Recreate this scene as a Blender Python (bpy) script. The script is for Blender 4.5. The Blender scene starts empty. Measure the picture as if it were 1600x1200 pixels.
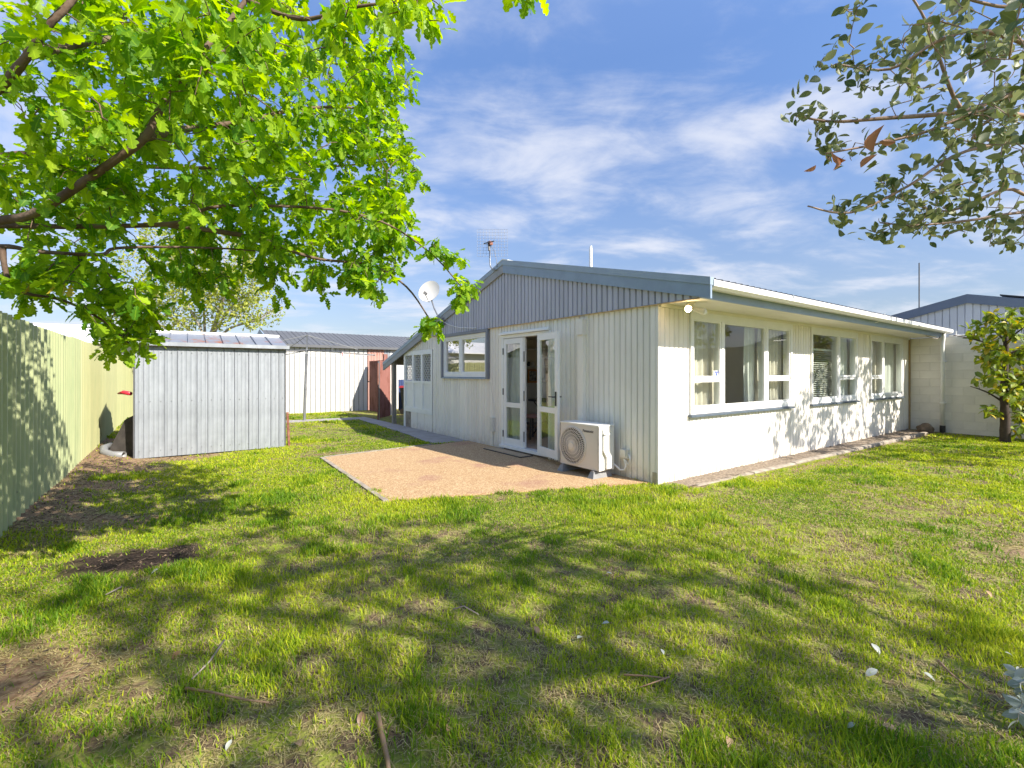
import bpy, math, random
import numpy as np
from mathutils import Vector, Matrix
random.seed(7)
RNG = np.random.default_rng(11)
SC = bpy.context.scene
COL = SC.collection

# ------------------------------------------------------------------ camera, sky, sun, exposure
F, CX, CY, EYE = 730.0, 800.0, 583.5, 1.42          # measured from the photograph (1600 px wide)
cam = bpy.data.objects.new('camera', bpy.data.cameras.new('camera'))
COL.objects.link(cam); SC.camera = cam
cam.location = (0, 0, EYE); cam.rotation_euler = (math.radians(90), 0, 0)
cam.data.sensor_fit = 'HORIZONTAL'; cam.data.sensor_width = 36; cam.data.lens = 36 * F / 1600
cam.data.shift_y = -16.5 / 1600
cam.data.clip_start = 0.05; cam.data.clip_end = 2000

SUN = Vector((1.006, -0.730, 1.0)).normalized()
ELEV = math.asin(SUN.z); AZ = math.atan2(SUN.x, SUN.y)
world = bpy.data.worlds.new('World'); SC.world = world; world.use_nodes = True
SKY_STRENGTH, SUN_STRENGTH, EXPOSURE = 0.15, 2.2, 2.22
def build_world():
    nt = world.node_tree; nt.nodes.clear(); N = nt.nodes.new; L = nt.links.new
    out = N('ShaderNodeOutputWorld'); bg = N('ShaderNodeBackground'); bg.inputs[1].default_value = SKY_STRENGTH
    sky = N('ShaderNodeTexSky'); sky.sky_type = 'NISHITA'; sky.sun_disc = False
    sky.sun_elevation = ELEV; sky.sun_rotation = AZ; sky.altitude = 0; sky.air_density = 1.0; sky.dust_density = 0.4; sky.ozone_density = 2.0
    tc = N('ShaderNodeTexCoord'); sep = N('ShaderNodeSeparateXYZ'); L(tc.outputs['Generated'], sep.inputs[0])
    add = N('ShaderNodeMath'); add.operation = 'ADD'; add.inputs[1].default_value = 0.16; L(sep.outputs[2], add.inputs[0])
    mx = N('ShaderNodeMath'); mx.operation = 'MAXIMUM'; mx.inputs[1].default_value = 0.05; L(add.outputs[0], mx.inputs[0])
    dv = N('ShaderNodeVectorMath'); dv.operation = 'DIVIDE'
    cmb = N('ShaderNodeCombineXYZ'); L(mx.outputs[0], cmb.inputs[0]); L(mx.outputs[0], cmb.inputs[1]); cmb.inputs[2].default_value = 1e9
    L(tc.outputs['Generated'], dv.inputs[0]); L(cmb.outputs[0], dv.inputs[1])
    mp = N('ShaderNodeMapping'); mp.inputs['Rotation'].default_value = (0, 0, math.radians(-22)); mp.inputs['Scale'].default_value = (1.0, 1.45, 1); mp.inputs['Location'].default_value = (2.3, 7.7, 0)
    L(dv.outputs[0], mp.inputs[0])
    n1 = N('ShaderNodeTexNoise'); n1.inputs['Scale'].default_value = 1.5; n1.inputs['Detail'].default_value = 8; n1.inputs['Roughness'].default_value = 0.56; n1.inputs['Distortion'].default_value = 0.35
    L(mp.outputs[0], n1.inputs['Vector'])
    n2 = N('ShaderNodeTexNoise'); n2.inputs['Scale'].default_value = 3.2; n2.inputs['Detail'].default_value = 7; n2.inputs['Roughness'].default_value = 0.62; n2.inputs['Distortion'].default_value = 0.6
    L(mp.outputs[0], n2.inputs['Vector'])
    w = N('ShaderNodeMath'); w.operation = 'MULTIPLY_ADD'; w.inputs[1].default_value = 0.34; L(n2.outputs[0], w.inputs[0]); L(n1.outputs[0], w.inputs[2])
    cr = N('ShaderNodeValToRGB'); e = cr.color_ramp.elements; e[0].position = 0.575; e[0].color = (0, 0, 0, 1); e[1].position = 0.93; e[1].color = (1, 1, 1, 1)
    cr.color_ramp.interpolation = 'EASE'; L(w.outputs[0], cr.inputs[0])
    # more cloud towards the horizon, as in any sky seen edge on
    hz = N('ShaderNodeMapRange'); hz.inputs[1].default_value = 0.0; hz.inputs[2].default_value = 0.45; hz.inputs[3].default_value = 0.22; hz.inputs[4].default_value = 0.0; L(sep.outputs[2], hz.inputs[0])
    m0 = N('ShaderNodeMath'); m0.operation = 'MULTIPLY_ADD'; m0.inputs[1].default_value = 0.78; m0.use_clamp = True; L(cr.outputs[0], m0.inputs[0]); L(hz.outputs[0], m0.inputs[2])
    tint = N('ShaderNodeMix'); tint.data_type = 'RGBA'; tint.blend_type = 'MULTIPLY'; tint.inputs[0].default_value = 1.0
    L(sky.outputs[0], tint.inputs[6]); 
    gr = N('ShaderNodeValToRGB'); L(sep.outputs[2], gr.inputs[0]); e = gr.color_ramp.elements       # clear deep blue air, less glare low down
    e[0].position = 0.0; e[0].color = (0.128, 0.124, 0.134, 1); e[1].position = 0.75; e[1].color = (0.45, 0.45, 0.50, 1); k = e.new(0.30); k.color = (0.215, 0.23, 0.268, 1); k = e.new(0.55); k.color = (0.28, 0.31, 0.37, 1)
    L(gr.outputs[0], tint.inputs[7])
    mix = N('ShaderNodeMix'); mix.data_type = 'RGBA'; L(m0.outputs[0], mix.inputs[0]); L(tint.outputs[2], mix.inputs[6]); mix.inputs[7].default_value = (1.28, 1.32, 1.46, 1)
    L(mix.outputs[2], bg.inputs[0]); L(bg.outputs[0], out.inputs[0])
build_world()
sun = bpy.data.objects.new('sun', bpy.data.lights.new('sun', 'SUN')); COL.objects.link(sun)
sun.data.energy = SUN_STRENGTH; sun.data.angle = math.radians(0.55); sun.data.color = (1.0, 0.92, 0.80)
sun.rotation_euler = SUN.to_track_quat('Z', 'Y').to_euler(); sun.location = SUN * 40
SC.view_settings.view_transform = 'Standard'; SC.view_settings.look = 'None'
SC.view_settings.exposure = EXPOSURE; SC.view_settings.gamma = 1.0; SC.view_settings.use_curve_mapping = False
SC.cycles.max_bounces = 8; SC.cycles.diffuse_bounces = 4; SC.cycles.transparent_max_bounces = 12; SC.cycles.sample_clamp_indirect = 6

# ------------------------------------------------------------------ the house's own frame: u along the long wall, v along the gable wall
UD = np.array([1015 / F, 1.0]); UD /= np.linalg.norm(UD); VD = np.array([-UD[1], UD[0]])
C0 = np.array([(1028 - CX) / (757 - CY) * EYE, EYE * F / (757 - CY)])
ANG = math.atan2(UD[1], UD[0])
def W(u, v, z=0.0):
    p = C0 + u * UD + v * VD
    return Vector((p[0], p[1], z))
def uv_of(x, y):
    d = np.stack([np.asarray(x) - C0[0], np.asarray(y) - C0[1]], -1)
    return d @ UD, d @ VD
def view(x, y, d):                                   # a measured picture direction at a real depth
    return Vector(((x - CX) / F * d, d, EYE + (CY - y) / F * d))

# ------------------------------------------------------------------ materials
def _nt(name):
    m = bpy.data.materials.new(name); m.use_nodes = True; nt = m.node_tree
    return m, nt, nt.nodes, nt.links, nt.nodes['Principled BSDF']
def mat(name, c, rough=0.6, var=0.12, scale=6.0, c2=None, stretch=(1, 1, 1), bump=0.0, bscale=60.0, metal=0.0, spec=0.5, lo=0.35, hi=0.65, detail=6):
    m, nt, N, L, b = _nt(name)
    tc = N.new('ShaderNodeTexCoord'); mp = N.new('ShaderNodeMapping'); mp.inputs['Scale'].default_value = stretch; L.new(tc.outputs['Object'], mp.inputs[0])
    n = N.new('ShaderNodeTexNoise'); n.inputs['Scale'].default_value = scale; n.inputs['Detail'].default_value = detail; n.inputs['Roughness'].default_value = 0.62; L.new(mp.outputs[0], n.inputs['Vector'])
    r = N.new('ShaderNodeMapRange'); r.inputs[1].default_value = lo; r.inputs[2].default_value = hi; L.new(n.outputs[0], r.inputs[0])
    mx = N.new('ShaderNodeMix'); mx.data_type = 'RGBA'; L.new(r.outputs[0], mx.inputs[0])
    mx.inputs[6].default_value = (*[x * (1 - var) for x in c], 1) if c2 is None else (*c, 1)
    mx.inputs[7].default_value = (*[min(1, x * (1 + var)) for x in c], 1) if c2 is None else (*c2, 1)
    oi = N.new('ShaderNodeObjectInfo'); rr = N.new('ShaderNodeMapRange'); rr.inputs[3].default_value = 0.95; rr.inputs[4].default_value = 1.05; L.new(oi.outputs['Random'], rr.inputs[0])
    ml = N.new('ShaderNodeVectorMath'); ml.operation = 'SCALE'; L.new(mx.outputs[2], ml.inputs[0]); L.new(rr.outputs[0], ml.inputs['Scale'])
    L.new(ml.outputs[0], b.inputs['Base Color'])
    b.inputs['Roughness'].default_value = rough; b.inputs['Metallic'].default_value = metal; b.inputs['Specular IOR Level'].default_value = spec
    if bump:
        n3 = N.new('ShaderNodeTexNoise'); n3.inputs['Scale'].default_value = bscale; n3.inputs['Detail'].default_value = 4; L.new(mp.outputs[0], n3.inputs['Vector'])
        bp = N.new('ShaderNodeBump'); bp.inputs['Strength'].default_value = bump; bp.inputs['Distance'].default_value = 0.01; L.new(n3.outputs[0], bp.inputs['Height']); L.new(bp.outputs[0], b.inputs['Normal'])
    return m
def glass(name, tint=(0.92, 0.95, 0.93), refl=1.0):
    m, nt, N, L, b = _nt(name); out = N['Material Output']
    tr = N.new('ShaderNodeBsdfTransparent'); tr.inputs[0].default_value = (*tint, 1)
    gl = N.new('ShaderNodeBsdfGlossy'); gl.inputs['Roughness'].default_value = 0.005; gl.inputs[0].default_value = (1, 1, 1, 1)
    fr = N.new('ShaderNodeFresnel'); fr.inputs[0].default_value = 1.52
    ma = N.new('ShaderNodeMath'); ma.operation = 'MULTIPLY'; ma.inputs[1].default_value = refl; ma.use_clamp = True; L.new(fr.outputs[0], ma.inputs[0])
    ge = N.new('ShaderNodeNewGeometry'); bk = N.new('ShaderNodeMath'); bk.operation = 'SUBTRACT'; bk.inputs[0].default_value = 1; L.new(ge.outputs['Backfacing'], bk.inputs[1])
    mb_ = N.new('ShaderNodeMath'); mb_.operation = 'MULTIPLY'; L.new(ma.outputs[0], mb_.inputs[0]); L.new(bk.outputs[0], mb_.inputs[1])
    mx = N.new('ShaderNodeMixShader'); L.new(mb_.outputs[0], mx.inputs[0]); L.new(tr.outputs[0], mx.inputs[1]); L.new(gl.outputs[0], mx.inputs[2]); L.new(mx.outputs[0], out.inputs[0])
    return m
def leaf_mat(name, dark, light, back=None, trans=0.45, vein=0.25, rough=0.45, tcol=None):
    m, nt, N, L, b = _nt(name); out = N['Material Output']
    at = N.new('ShaderNodeAttribute'); at.attribute_name = 'tint'; ae = N.new('ShaderNodeAttribute'); ae.attribute_name = 'edge'
    mx = N.new('ShaderNodeMix'); mx.data_type = 'RGBA'; L.new(at.outputs['Fac'], mx.inputs[0]); mx.inputs[6].default_value = (*dark, 1); mx.inputs[7].default_value = (*light, 1)
    vr = N.new('ShaderNodeMapRange'); vr.inputs[1].default_value = 0.0; vr.inputs[2].default_value = 0.16; vr.inputs[3].default_value = vein; vr.inputs[4].default_value = 0; L.new(ae.outputs['Fac'], vr.inputs[0])
    mv = N.new('ShaderNodeMix'); mv.data_type = 'RGBA'; L.new(vr.outputs[0], mv.inputs[0]); L.new(mx.outputs[2], mv.inputs[6]); mv.inputs[7].default_value = (*[min(1, x * 1.7 + .02) for x in light], 1)
    col = mv.outputs[2]
    if back:
        ge = N.new('ShaderNodeNewGeometry'); mb = N.new('ShaderNodeMix'); mb.data_type = 'RGBA'; L.new(ge.outputs['Backfacing'], mb.inputs[0]); L.new(col, mb.inputs[6]); mb.inputs[7].default_value = (*back, 1); col = mb.outputs[2]
    L.new(col, b.inputs['Base Color']); b.inputs['Roughness'].default_value = rough; b.inputs['Specular IOR Level'].default_value = 0.35
    tl = N.new('ShaderNodeBsdfTranslucent')
    if tcol: tl.inputs[0].default_value = (*tcol, 1)
    else:
        hs = N.new('ShaderNodeHueSaturation'); hs.inputs['Saturation'].default_value = 1.1; hs.inputs['Value'].default_value = 1.5; hs.inputs['Hue'].default_value = 0.485; L.new(col, hs.inputs['Color']); L.new(hs.outputs[0], tl.inputs[0])
    ms = N.new('ShaderNodeMixShader'); ms.inputs[0].default_value = trans; L.new(b.outputs[0], ms.inputs[1]); L.new(tl.outputs[0], ms.inputs[2]); L.new(ms.outputs[0], out.inputs[0])
    return m
def rusty(name, c, rust=(0.22, 0.075, 0.03), amount=0.5, scale=4.0, metal=0.0, rough=0.6, stretch=(1, 1, 1)):
    m, nt, N, L, b = _nt(name)
    tc = N.new('ShaderNodeTexCoord'); mp = N.new('ShaderNodeMapping'); mp.inputs['Scale'].default_value = stretch; L.new(tc.outputs['Object'], mp.inputs[0])
    n = N.new('ShaderNodeTexNoise'); n.inputs['Scale'].default_value = scale; n.inputs['Detail'].default_value = 9; n.inputs['Roughness'].default_value = 0.7; L.new(mp.outputs[0], n.inputs['Vector'])
    r = N.new('ShaderNodeMapRange'); r.inputs[1].default_value = amount; r.inputs[2].default_value = amount + 0.09; L.new(n.outputs[0], r.inputs[0])
    n2 = N.new('ShaderNodeTexNoise'); n2.inputs['Scale'].default_value = scale * 3; n2.inputs['Detail'].default_value = 6; L.new(mp.outputs[0], n2.inputs['Vector'])
    m0 = N.new('ShaderNodeMix'); m0.data_type = 'RGBA'; L.new(n2.outputs[0], m0.inputs[0]); m0.inputs[6].default_value = (*[x * .8 for x in c], 1); m0.inputs[7].default_value = (*[min(1, x * 1.2) for x in c], 1)
    mx = N.new('ShaderNodeMix'); mx.data_type = 'RGBA'; L.new(r.outputs[0], mx.inputs[0]); L.new(m0.outputs[2], mx.inputs[6]); mx.inputs[7].default_value = (*rust, 1)
    L.new(mx.outputs[2], b.inputs['Base Color']); b.inputs['Roughness'].default_value = rough
    iv = N.new('ShaderNodeMath'); iv.operation = 'MULTIPLY_ADD'; iv.inputs[1].default_value = -metal; iv.inputs[2].default_value = metal; L.new(r.outputs[0], iv.inputs[0]); L.new(iv.outputs[0], b.inputs['Metallic'])
    return m
def emis(name, c, s):
    m, nt, N, L, b = _nt(name); b.inputs['Emission Color'].default_value = (*c, 1); b.inputs['Emission Strength'].default_value = s; b.inputs['Base Color'].default_value = (*c, 1); return m

M = {}
M['cladding'] = mat('cream_cladding', (0.82, 0.78, 0.71), 0.55, 0.05, 2.0, stretch=(1, 1, .35), bump=.05)
def grime(m):
    nt = m.node_tree; N = nt.nodes; L = nt.links; b = N['Principled BSDF']; src = b.inputs['Base Color'].links[0].from_socket
    tc = N.new('ShaderNodeTexCoord'); sp_ = N.new('ShaderNodeSeparateXYZ'); L.new(tc.outputs['Object'], sp_.inputs[0])
    n = N.new('ShaderNodeTexNoise'); n.inputs['Scale'].default_value = 9; n.inputs['Detail'].default_value = 8; n.inputs['Roughness'].default_value = .7; L.new(tc.outputs['Object'], n.inputs['Vector'])
    r = N.new('ShaderNodeMapRange'); r.inputs[1].default_value = -.1; r.inputs[2].default_value = .45; r.inputs[3].default_value = 1.0; r.inputs[4].default_value = 0; L.new(sp_.outputs[2], r.inputs[0])
    k = N.new('ShaderNodeMath'); k.operation = 'MULTIPLY'; L.new(r.outputs[0], k.inputs[0]); L.new(n.outputs[0], k.inputs[1])
    r2 = N.new('ShaderNodeMapRange'); r2.inputs[1].default_value = .22; r2.inputs[2].default_value = .62; r2.inputs[4].default_value = .75; L.new(k.outputs[0], r2.inputs[0])
    st_n = N.new('ShaderNodeTexNoise'); mp = N.new('ShaderNodeMapping'); mp.inputs['Scale'].default_value = (14, 14, .5); L.new(tc.outputs['Object'], mp.inputs[0]); L.new(mp.outputs[0], st_n.inputs['Vector']); st_n.inputs['Detail'].default_value = 4
    r3 = N.new('ShaderNodeMapRange'); r3.inputs[1].default_value = .56; r3.inputs[2].default_value = .78; r3.inputs[4].default_value = .35; L.new(st_n.outputs[0], r3.inputs[0])
    mxn = N.new('ShaderNodeMath'); mxn.operation = 'MAXIMUM'; L.new(r2.outputs[0], mxn.inputs[0]); L.new(r3.outputs[0], mxn.inputs[1])
    mx = N.new('ShaderNodeMix'); mx.data_type = 'RGBA'; L.new(mxn.outputs[0], mx.inputs[0]); L.new(src, mx.inputs[6]); mx.inputs[7].default_value = (0.42, 0.34, 0.23, 1); L.new(mx.outputs[2], b.inputs['Base Color'])
grime(M['cladding'])
M['white'] = mat('white_joinery_paint', (0.80, 0.80, 0.79), 0.4, 0.03, 5)
M['soffit'] = mat('cream_soffit_paint', (0.74, 0.71, 0.62), 0.6, 0.04, 3)
M['gable'] = mat('grey_purple_gable_paint', (0.43, 0.435, 0.51), 0.5, 0.07, 3, stretch=(1, 1, .3))
M['trim'] = mat('blue_grey_trim_paint', (0.25, 0.325, 0.43), 0.45, 0.08, 4)
M['flash'] = mat('blue_grey_flashing', (0.30, 0.375, 0.47), 0.4, 0.06, 4)
M['roof'] = mat('grey_roof_steel', (0.10, 0.105, 0.115), 0.6, 0.08, 2)
M['bargegrey'] = mat('weathered_grey_barge', (0.30, 0.31, 0.33), 0.6, 0.1, 4)
M['gutter'] = mat('white_gutter', (0.80, 0.79, 0.76), 0.35, 0.04, 3)
M['dark'] = mat('dark_backing', (0.05, 0.048, 0.045), 0.8)
M['backing'] = mat('painted_groove', (0.45, 0.42, 0.37), 0.8, 0.1)
M['sill'] = mat('grey_blue_sill', (0.085, 0.11, 0.145), 0.5, 0.1)
M['surround'] = mat('slate_window_surround', (0.20, 0.215, 0.255), 0.5, 0.08)
M['fence'] = mat('green_fence_steel', (0.31, 0.37, 0.20), 0.5, 0.0, 1.6, c2=(0.43, 0.46, 0.25), stretch=(1, 1, .4))
M['galv'] = mat('galvanised_steel', (0.285, 0.31, 0.345), 0.5, 0.15, 5, stretch=(1, 1, .45), metal=0.3, detail=9)
M['galvroof'] = rusty('rust_spotted_galvanised', (0.25, 0.27, 0.31), (0.28, 0.10, 0.04), 0.53, 2.6, 0.35, 0.45)
M['red'] = rusty('rusty_red_iron', (0.25, 0.105, 0.085), (0.17, 0.06, 0.04), 0.5, 5, 0.0, 0.75, (1, 1, .3))
M['palered'] = rusty('pale_red_iron', (0.42, 0.24, 0.20), (0.27, 0.10, 0.07), 0.55, 4, 0.0, 0.75, (1, 1, .25))
M['greywood'] = mat('weathered_timber', (0.30, 0.27, 0.23), 0.8, 0.25, 5, stretch=(6, 6, .6), bump=.2)
M['whiteboard'] = mat('white_garage_boards', (0.52, 0.52, 0.51), 0.5, 0.03, 2, stretch=(1, 1, .3))
M['concrete'] = mat('grey_path_concrete', (0.25, 0.235, 0.225), 0.85, 0.0, 2.5, c2=(0.36, 0.34, 0.325), bump=.25, bscale=90, detail=10)
M['kerb'] = mat('pale_kerb_concrete', (0.21, 0.175, 0.14), 0.9, 0.0, 7, c2=(0.38, 0.33, 0.27), bump=.4, bscale=70, detail=10)
M['block'] = mat('cream_block_paint', (0.72, 0.69, 0.625), 0.7, 0.05, 3, bump=.25, bscale=120)
M['mortar'] = mat('painted_mortar', (0.68, 0.65, 0.585), 0.8, 0.05, 9)
M['neighboard'] = mat('pale_blue_white_boards', (0.60, 0.63, 0.68), 0.5, 0.04, 3)
M['neightrim'] = mat('slate_blue_barge', (0.15, 0.19, 0.265), 0.5, 0.06, 3)
M['farroof'] = mat('pale_far_roof', (0.72, 0.72, 0.72), 0.4, 0.06, 2)
M['steel'] = mat('dull_steel', (0.27, 0.275, 0.28), 0.4, 0.08, 8, metal=0.6)
M['whitemetal'] = mat('white_enamel', (0.78, 0.775, 0.75), 0.35, 0.02, 4)
M['hpside'] = mat('heat_pump_side_metal', (0.66, 0.645, 0.60), 0.45, 0.04, 4)
M['hpfront'] = mat('heat_pump_front_plastic', (0.70, 0.645, 0.59), 0.45, 0.02, 4)
M['black'] = mat('black_metal', (0.025, 0.025, 0.027), 0.4, 0.2, 8)
M['darkgrey'] = mat('dark_grey_metal', (0.10, 0.10, 0.105), 0.5, 0.1, 8)
M['glass'] = glass('window_glass', (0.90, 0.93, 0.91), 1.3)
M['glassdoor'] = glass('door_glass', (0.86, 0.9, 0.87), 2.2)
M['glasskit'] = glass('kitchen_glass', (0.80, 0.82, 0.8), 5.0)
M['curtain'] = mat('oatmeal_curtain', (0.70, 0.63, 0.54), 0.9, 0.06, 12)
M['curtainwhite'] = mat('white_curtain', (0.78, 0.77, 0.74), 0.9, 0.05, 12)
M['interior'] = mat('interior_wall_paint', (0.82, 0.75, 0.64), 0.8, 0.03, 3)
M['carpet'] = mat('pinkish_floor', (0.48, 0.38, 0.33), 0.9, 0.12, 30)
M['pink'] = mat('pink_seat', (0.55, 0.33, 0.31), 0.8, 0.05, 8)
M['orange'] = mat('orange_wood_frame', (0.50, 0.22, 0.08), 0.5, 0.1, 8)
M['picture'] = mat('dark_picture_print', (0.06, 0.06, 0.07), 0.6, 0.0, 14, c2=(0.55, 0.53, 0.5))
M['lilac'] = mat('lilac_print', (0.25, 0.21, 0.25), 0.6, 0.0, 8, c2=(0.42, 0.36, 0.38))
M['blue'] = mat('dark_blue_panel', (0.04, 0.065, 0.16), 0.4, 0.1, 5)
M['bin'] = mat('dark_green_bin_plastic', (0.022, 0.035, 0.028), 0.45, 0.1, 5)
M['binlid'] = mat('red_bin_lid', (0.42, 0.035, 0.05), 0.4, 0.06, 5)
M['redplastic'] = mat('red_plastic', (0.55, 0.03, 0.05), 0.35, 0.06, 5)
M['pvc'] = mat('grey_pvc', (0.22, 0.225, 0.23), 0.45, 0.08, 6)
M['slate'] = mat('dark_stone_slab', (0.06, 0.053, 0.048), 0.85, 0.25, 8, bump=.3)
M['rockm'] = mat('brown_stone', (0.16, 0.115, 0.08), 0.9, 0.3, 14, bump=.6, bscale=30)
M['rustypost'] = rusty('rusty_stake', (0.24, 0.10, 0.07), (0.15, 0.055, 0.035), 0.5, 9, 0, 0.8)
M['mat'] = mat('coir_mat', (0.44, 0.33, 0.21), 0.95, 0.3, 60, bump=.6, bscale=150)
M['sticker'] = mat('white_sticker', (0.75, 0.75, 0.8), 0.4, 0.03, 5)
M['stickerblue'] = mat('blue_sticker', (0.08, 0.12, 0.5), 0.4, 0.03, 5)
M['bulb'] = emis('lit_bulb', (1.0, 0.72, 0.38), 14.0)
M['bark'] = mat('oak_bark', (0.075, 0.042, 0.026), 0.85, 0.0, 9, c2=(0.17, 0.12, 0.085), stretch=(1, 1, 1), bump=.5, bscale=40)
M['bark2'] = mat('tan_bark', (0.22, 0.14, 0.10), 0.85, 0.0, 12, c2=(0.36, 0.26, 0.20), bump=.4, bscale=50)
M['bark3'] = mat('grey_bark', (0.24, 0.21, 0.17), 0.85, 0.0, 12, c2=(0.40, 0.36, 0.30), bump=.4, bscale=50)
M['barkdark'] = mat('dark_bark', (0.055, 0.04, 0.032), 0.9, 0.25, 12, bump=.5, bscale=40)
M['stickm'] = mat('dry_stick', (0.27, 0.17, 0.10), 0.85, 0.25, 14)
M['greystick'] = mat('grey_stick', (0.20, 0.17, 0.15), 0.85, 0.25, 14)
M['oakleaf'] = leaf_mat('oak_leaf', (0.08, 0.225, 0.012), (0.38, 0.55, 0.024), None, 0.58, 0.3)
M['feijoa'] = leaf_mat('grey_green_leaf', (0.05, 0.09, 0.03), (0.19, 0.22, 0.06), (0.21, 0.245, 0.115), 0.34, 0.2)
M['magleaf'] = leaf_mat('shrub_leaf', (0.09, 0.17, 0.02), (0.28, 0.33, 0.035), None, 0.35, 0.3)
M['yellowleaf'] = leaf_mat('yellow_leaf', (0.42, 0.33, 0.03), (0.55, 0.45, 0.05), None, 0.35, 0.2)
M['paletree'] = leaf_mat('pale_spring_leaf', (0.20, 0.28, 0.04), (0.42, 0.44, 0.08), None, 0.4, 0.0)
M['deadleaf'] = leaf_mat('copper_dead_leaf', (0.38, 0.10, 0.03), (0.50, 0.17, 0.05), (0.40, 0.22, 0.12), 0.4, 0.3)
M['silverleaf'] = leaf_mat('silver_leaf', (0.20, 0.245, 0.22), (0.36, 0.40, 0.36), (0.42, 0.45, 0.42), 0.15, 0.2)
M['fallen'] = leaf_mat('pale_fallen_leaf', (0.27, 0.30, 0.26), (0.42, 0.44, 0.40), None, 0.1, 0.2)
M['fallenbrown'] = leaf_mat('brown_fallen_leaf', (0.20, 0.12, 0.07), (0.40, 0.27, 0.15), None, 0.1, 0.2)

# ------------------------------------------------------------------ mesh building
class MB:
    def __init__(s): s.v = []; s.f = []
    def quad(s, a, b, c, d):
        i = len(s.v); s.v += [tuple(a), tuple(b), tuple(c), tuple(d)]; s.f.append((i, i + 1, i + 2, i + 3)); return s
    def hexa(s, p):                                   # 8 points: bottom 4 counter-clockwise, top 4
        i = len(s.v); s.v += [tuple(q) for q in p]
        s.f += [(i + 3, i + 2, i + 1, i), (i + 4, i + 5, i + 6, i + 7), (i, i + 1, i + 5, i + 4), (i + 1, i + 2, i + 6, i + 5), (i + 2, i + 3, i + 7, i + 6), (i + 3, i, i + 4, i + 7)]
        return s
    def box(s, x0, x1, y0, y1, z0, z1):
        if x0 > x1: x0, x1 = x1, x0
        if y0 > y1: y0, y1 = y1, y0
        if z0 > z1: z0, z1 = z1, z0
        return s.hexa([(x0, y0, z0), (x1, y0, z0), (x1, y1, z0), (x0, y1, z0), (x0, y0, z1), (x1, y0, z1), (x1, y1, z1), (x0, y1, z1)])
    def bar(s, a, b, w, h=None):                      # square bar from a to b
        h = h or w; a = Vector(a); b = Vector(b); d = (b - a).normalized()
        up = Vector((0, 0, 1)) if abs(d.z) < .95 else Vector((1, 0, 0))
        x = d.cross(up).normalized() * w / 2; y = x.cross(d).normalized() * h / 2
        return s.hexa([a - x - y, a + x - y, a + x + y, a - x + y, b - x - y, b + x - y, b + x + y, b - x + y])
    def tube(s, pts, r, n=8, cap=True):
        pts = [Vector(p) for p in pts]; k = len(pts)
        if not hasattr(r, '__len__'): r = [r] * k
        ref = None; base = len(s.v)
        for i, p in enumerate(pts):
            t = (pts[min(i + 1, k - 1)] - pts[max(i - 1, 0)])
            t = t.normalized() if t.length > 1e-9 else Vector((0, 0, 1))
            if ref is None: ref = t.orthogonal().normalized()
            ref = (ref - t * ref.dot(t)); ref = ref.normalized() if ref.length > 1e-6 else t.orthogonal().normalized()
            bi = t.cross(ref)
            for j in range(n):
                a = 2 * math.pi * j / n; s.v.append(tuple(p + (ref * math.cos(a) + bi * math.sin(a)) * r[i]))
        for i in range(k - 1):
            for j in range(n):
                a = base + i * n + j; b = base + i * n + (j + 1) % n; s.f.append((a, b, b + n, a + n))
        if cap:
            s.f.append(tuple(base + j for j in reversed(range(n)))); s.f.append(tuple(base + (k - 1) * n + j for j in range(n)))
        return s
    def lathe(s, prof, n=24, at=(0, 0, 0), axis='z'):
        base = len(s.v); k = len(prof)
        for (r, h) in prof:
            for j in range(n):
                a = 2 * math.pi * j / n; x, y = r * math.cos(a), r * math.sin(a)
                p = {'z': (x, y, h), 'x': (h, x, y), 'y': (x, h, -y)}[axis]
                s.v.append((p[0] + at[0], p[1] + at[1], p[2] + at[2]))
        for i in range(k - 1):
            for j in range(n):
                a = base + i * n + j; b = base + i * n + (j + 1) % n; s.f.append((a, b, b + n, a + n))
        s.f.append(tuple(base + j for j in reversed(range(n)))); s.f.append(tuple(base + (k - 1) * n + j for j in range(n)))
        return s
    def grid(s, fn, nu, nv):
        base = len(s.v)
        for i in range(nu + 1):
            for j in range(nv + 1): s.v.append(tuple(fn(i / nu, j / nv)))
        for i in range(nu):
            for j in range(nv):
                a = base + i * (nv + 1) + j; s.f.append((a, a + nv + 1, a + nv + 2, a + 1))
        return s
    def mesh(s, name, m, smooth=False):
        me = bpy.data.meshes.new(name); me.from_pydata(s.v, [], s.f); me.materials.append(M[m] if isinstance(m, str) else m)
        if smooth: me.polygons.foreach_set('use_smooth', [True] * len(me.polygons))
        me.update(); return me
    def build(s, name, m, parent=None, smooth=False, loc=None):
        o = bpy.data.objects.new(name, s.mesh(name, m, smooth)); COL.objects.link(o)
        if parent: o.parent = parent
        if loc is not None: o.location = loc
        return o
def put(name, me, parent=None, loc=(0, 0, 0), rot=(0, 0, 0)):
    o = bpy.data.objects.new(name, me); COL.objects.link(o); o.parent = parent; o.location = loc; o.rotation_euler = rot; return o
def tag(o, label, cat, group=None):
    o['label'] = label; o['category'] = cat
    if group: o['group'] = group
    return o
def thing(name, label, cat, u=None, v=None, z=0.0, xy=None, rz=0.0, group=None):
    o = bpy.data.objects.new(name, None); COL.objects.link(o); o.empty_display_size = .1
    if xy is None: o.location = W(u, v, z); o.rotation_euler = (0, 0, ANG + rz)
    else: o.location = (xy[0], xy[1], z); o.rotation_euler = (0, 0, rz)
    return tag(o, label, cat, group)
def struct(o): o['kind'] = 'structure'; return o
def stuff(o): o['kind'] = 'stuff'; return o
def set_at(o, u, v, z=0.0, rz=0.0): o.location = W(u, v, z); o.rotation_euler = (0, 0, ANG + rz); return o
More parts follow.
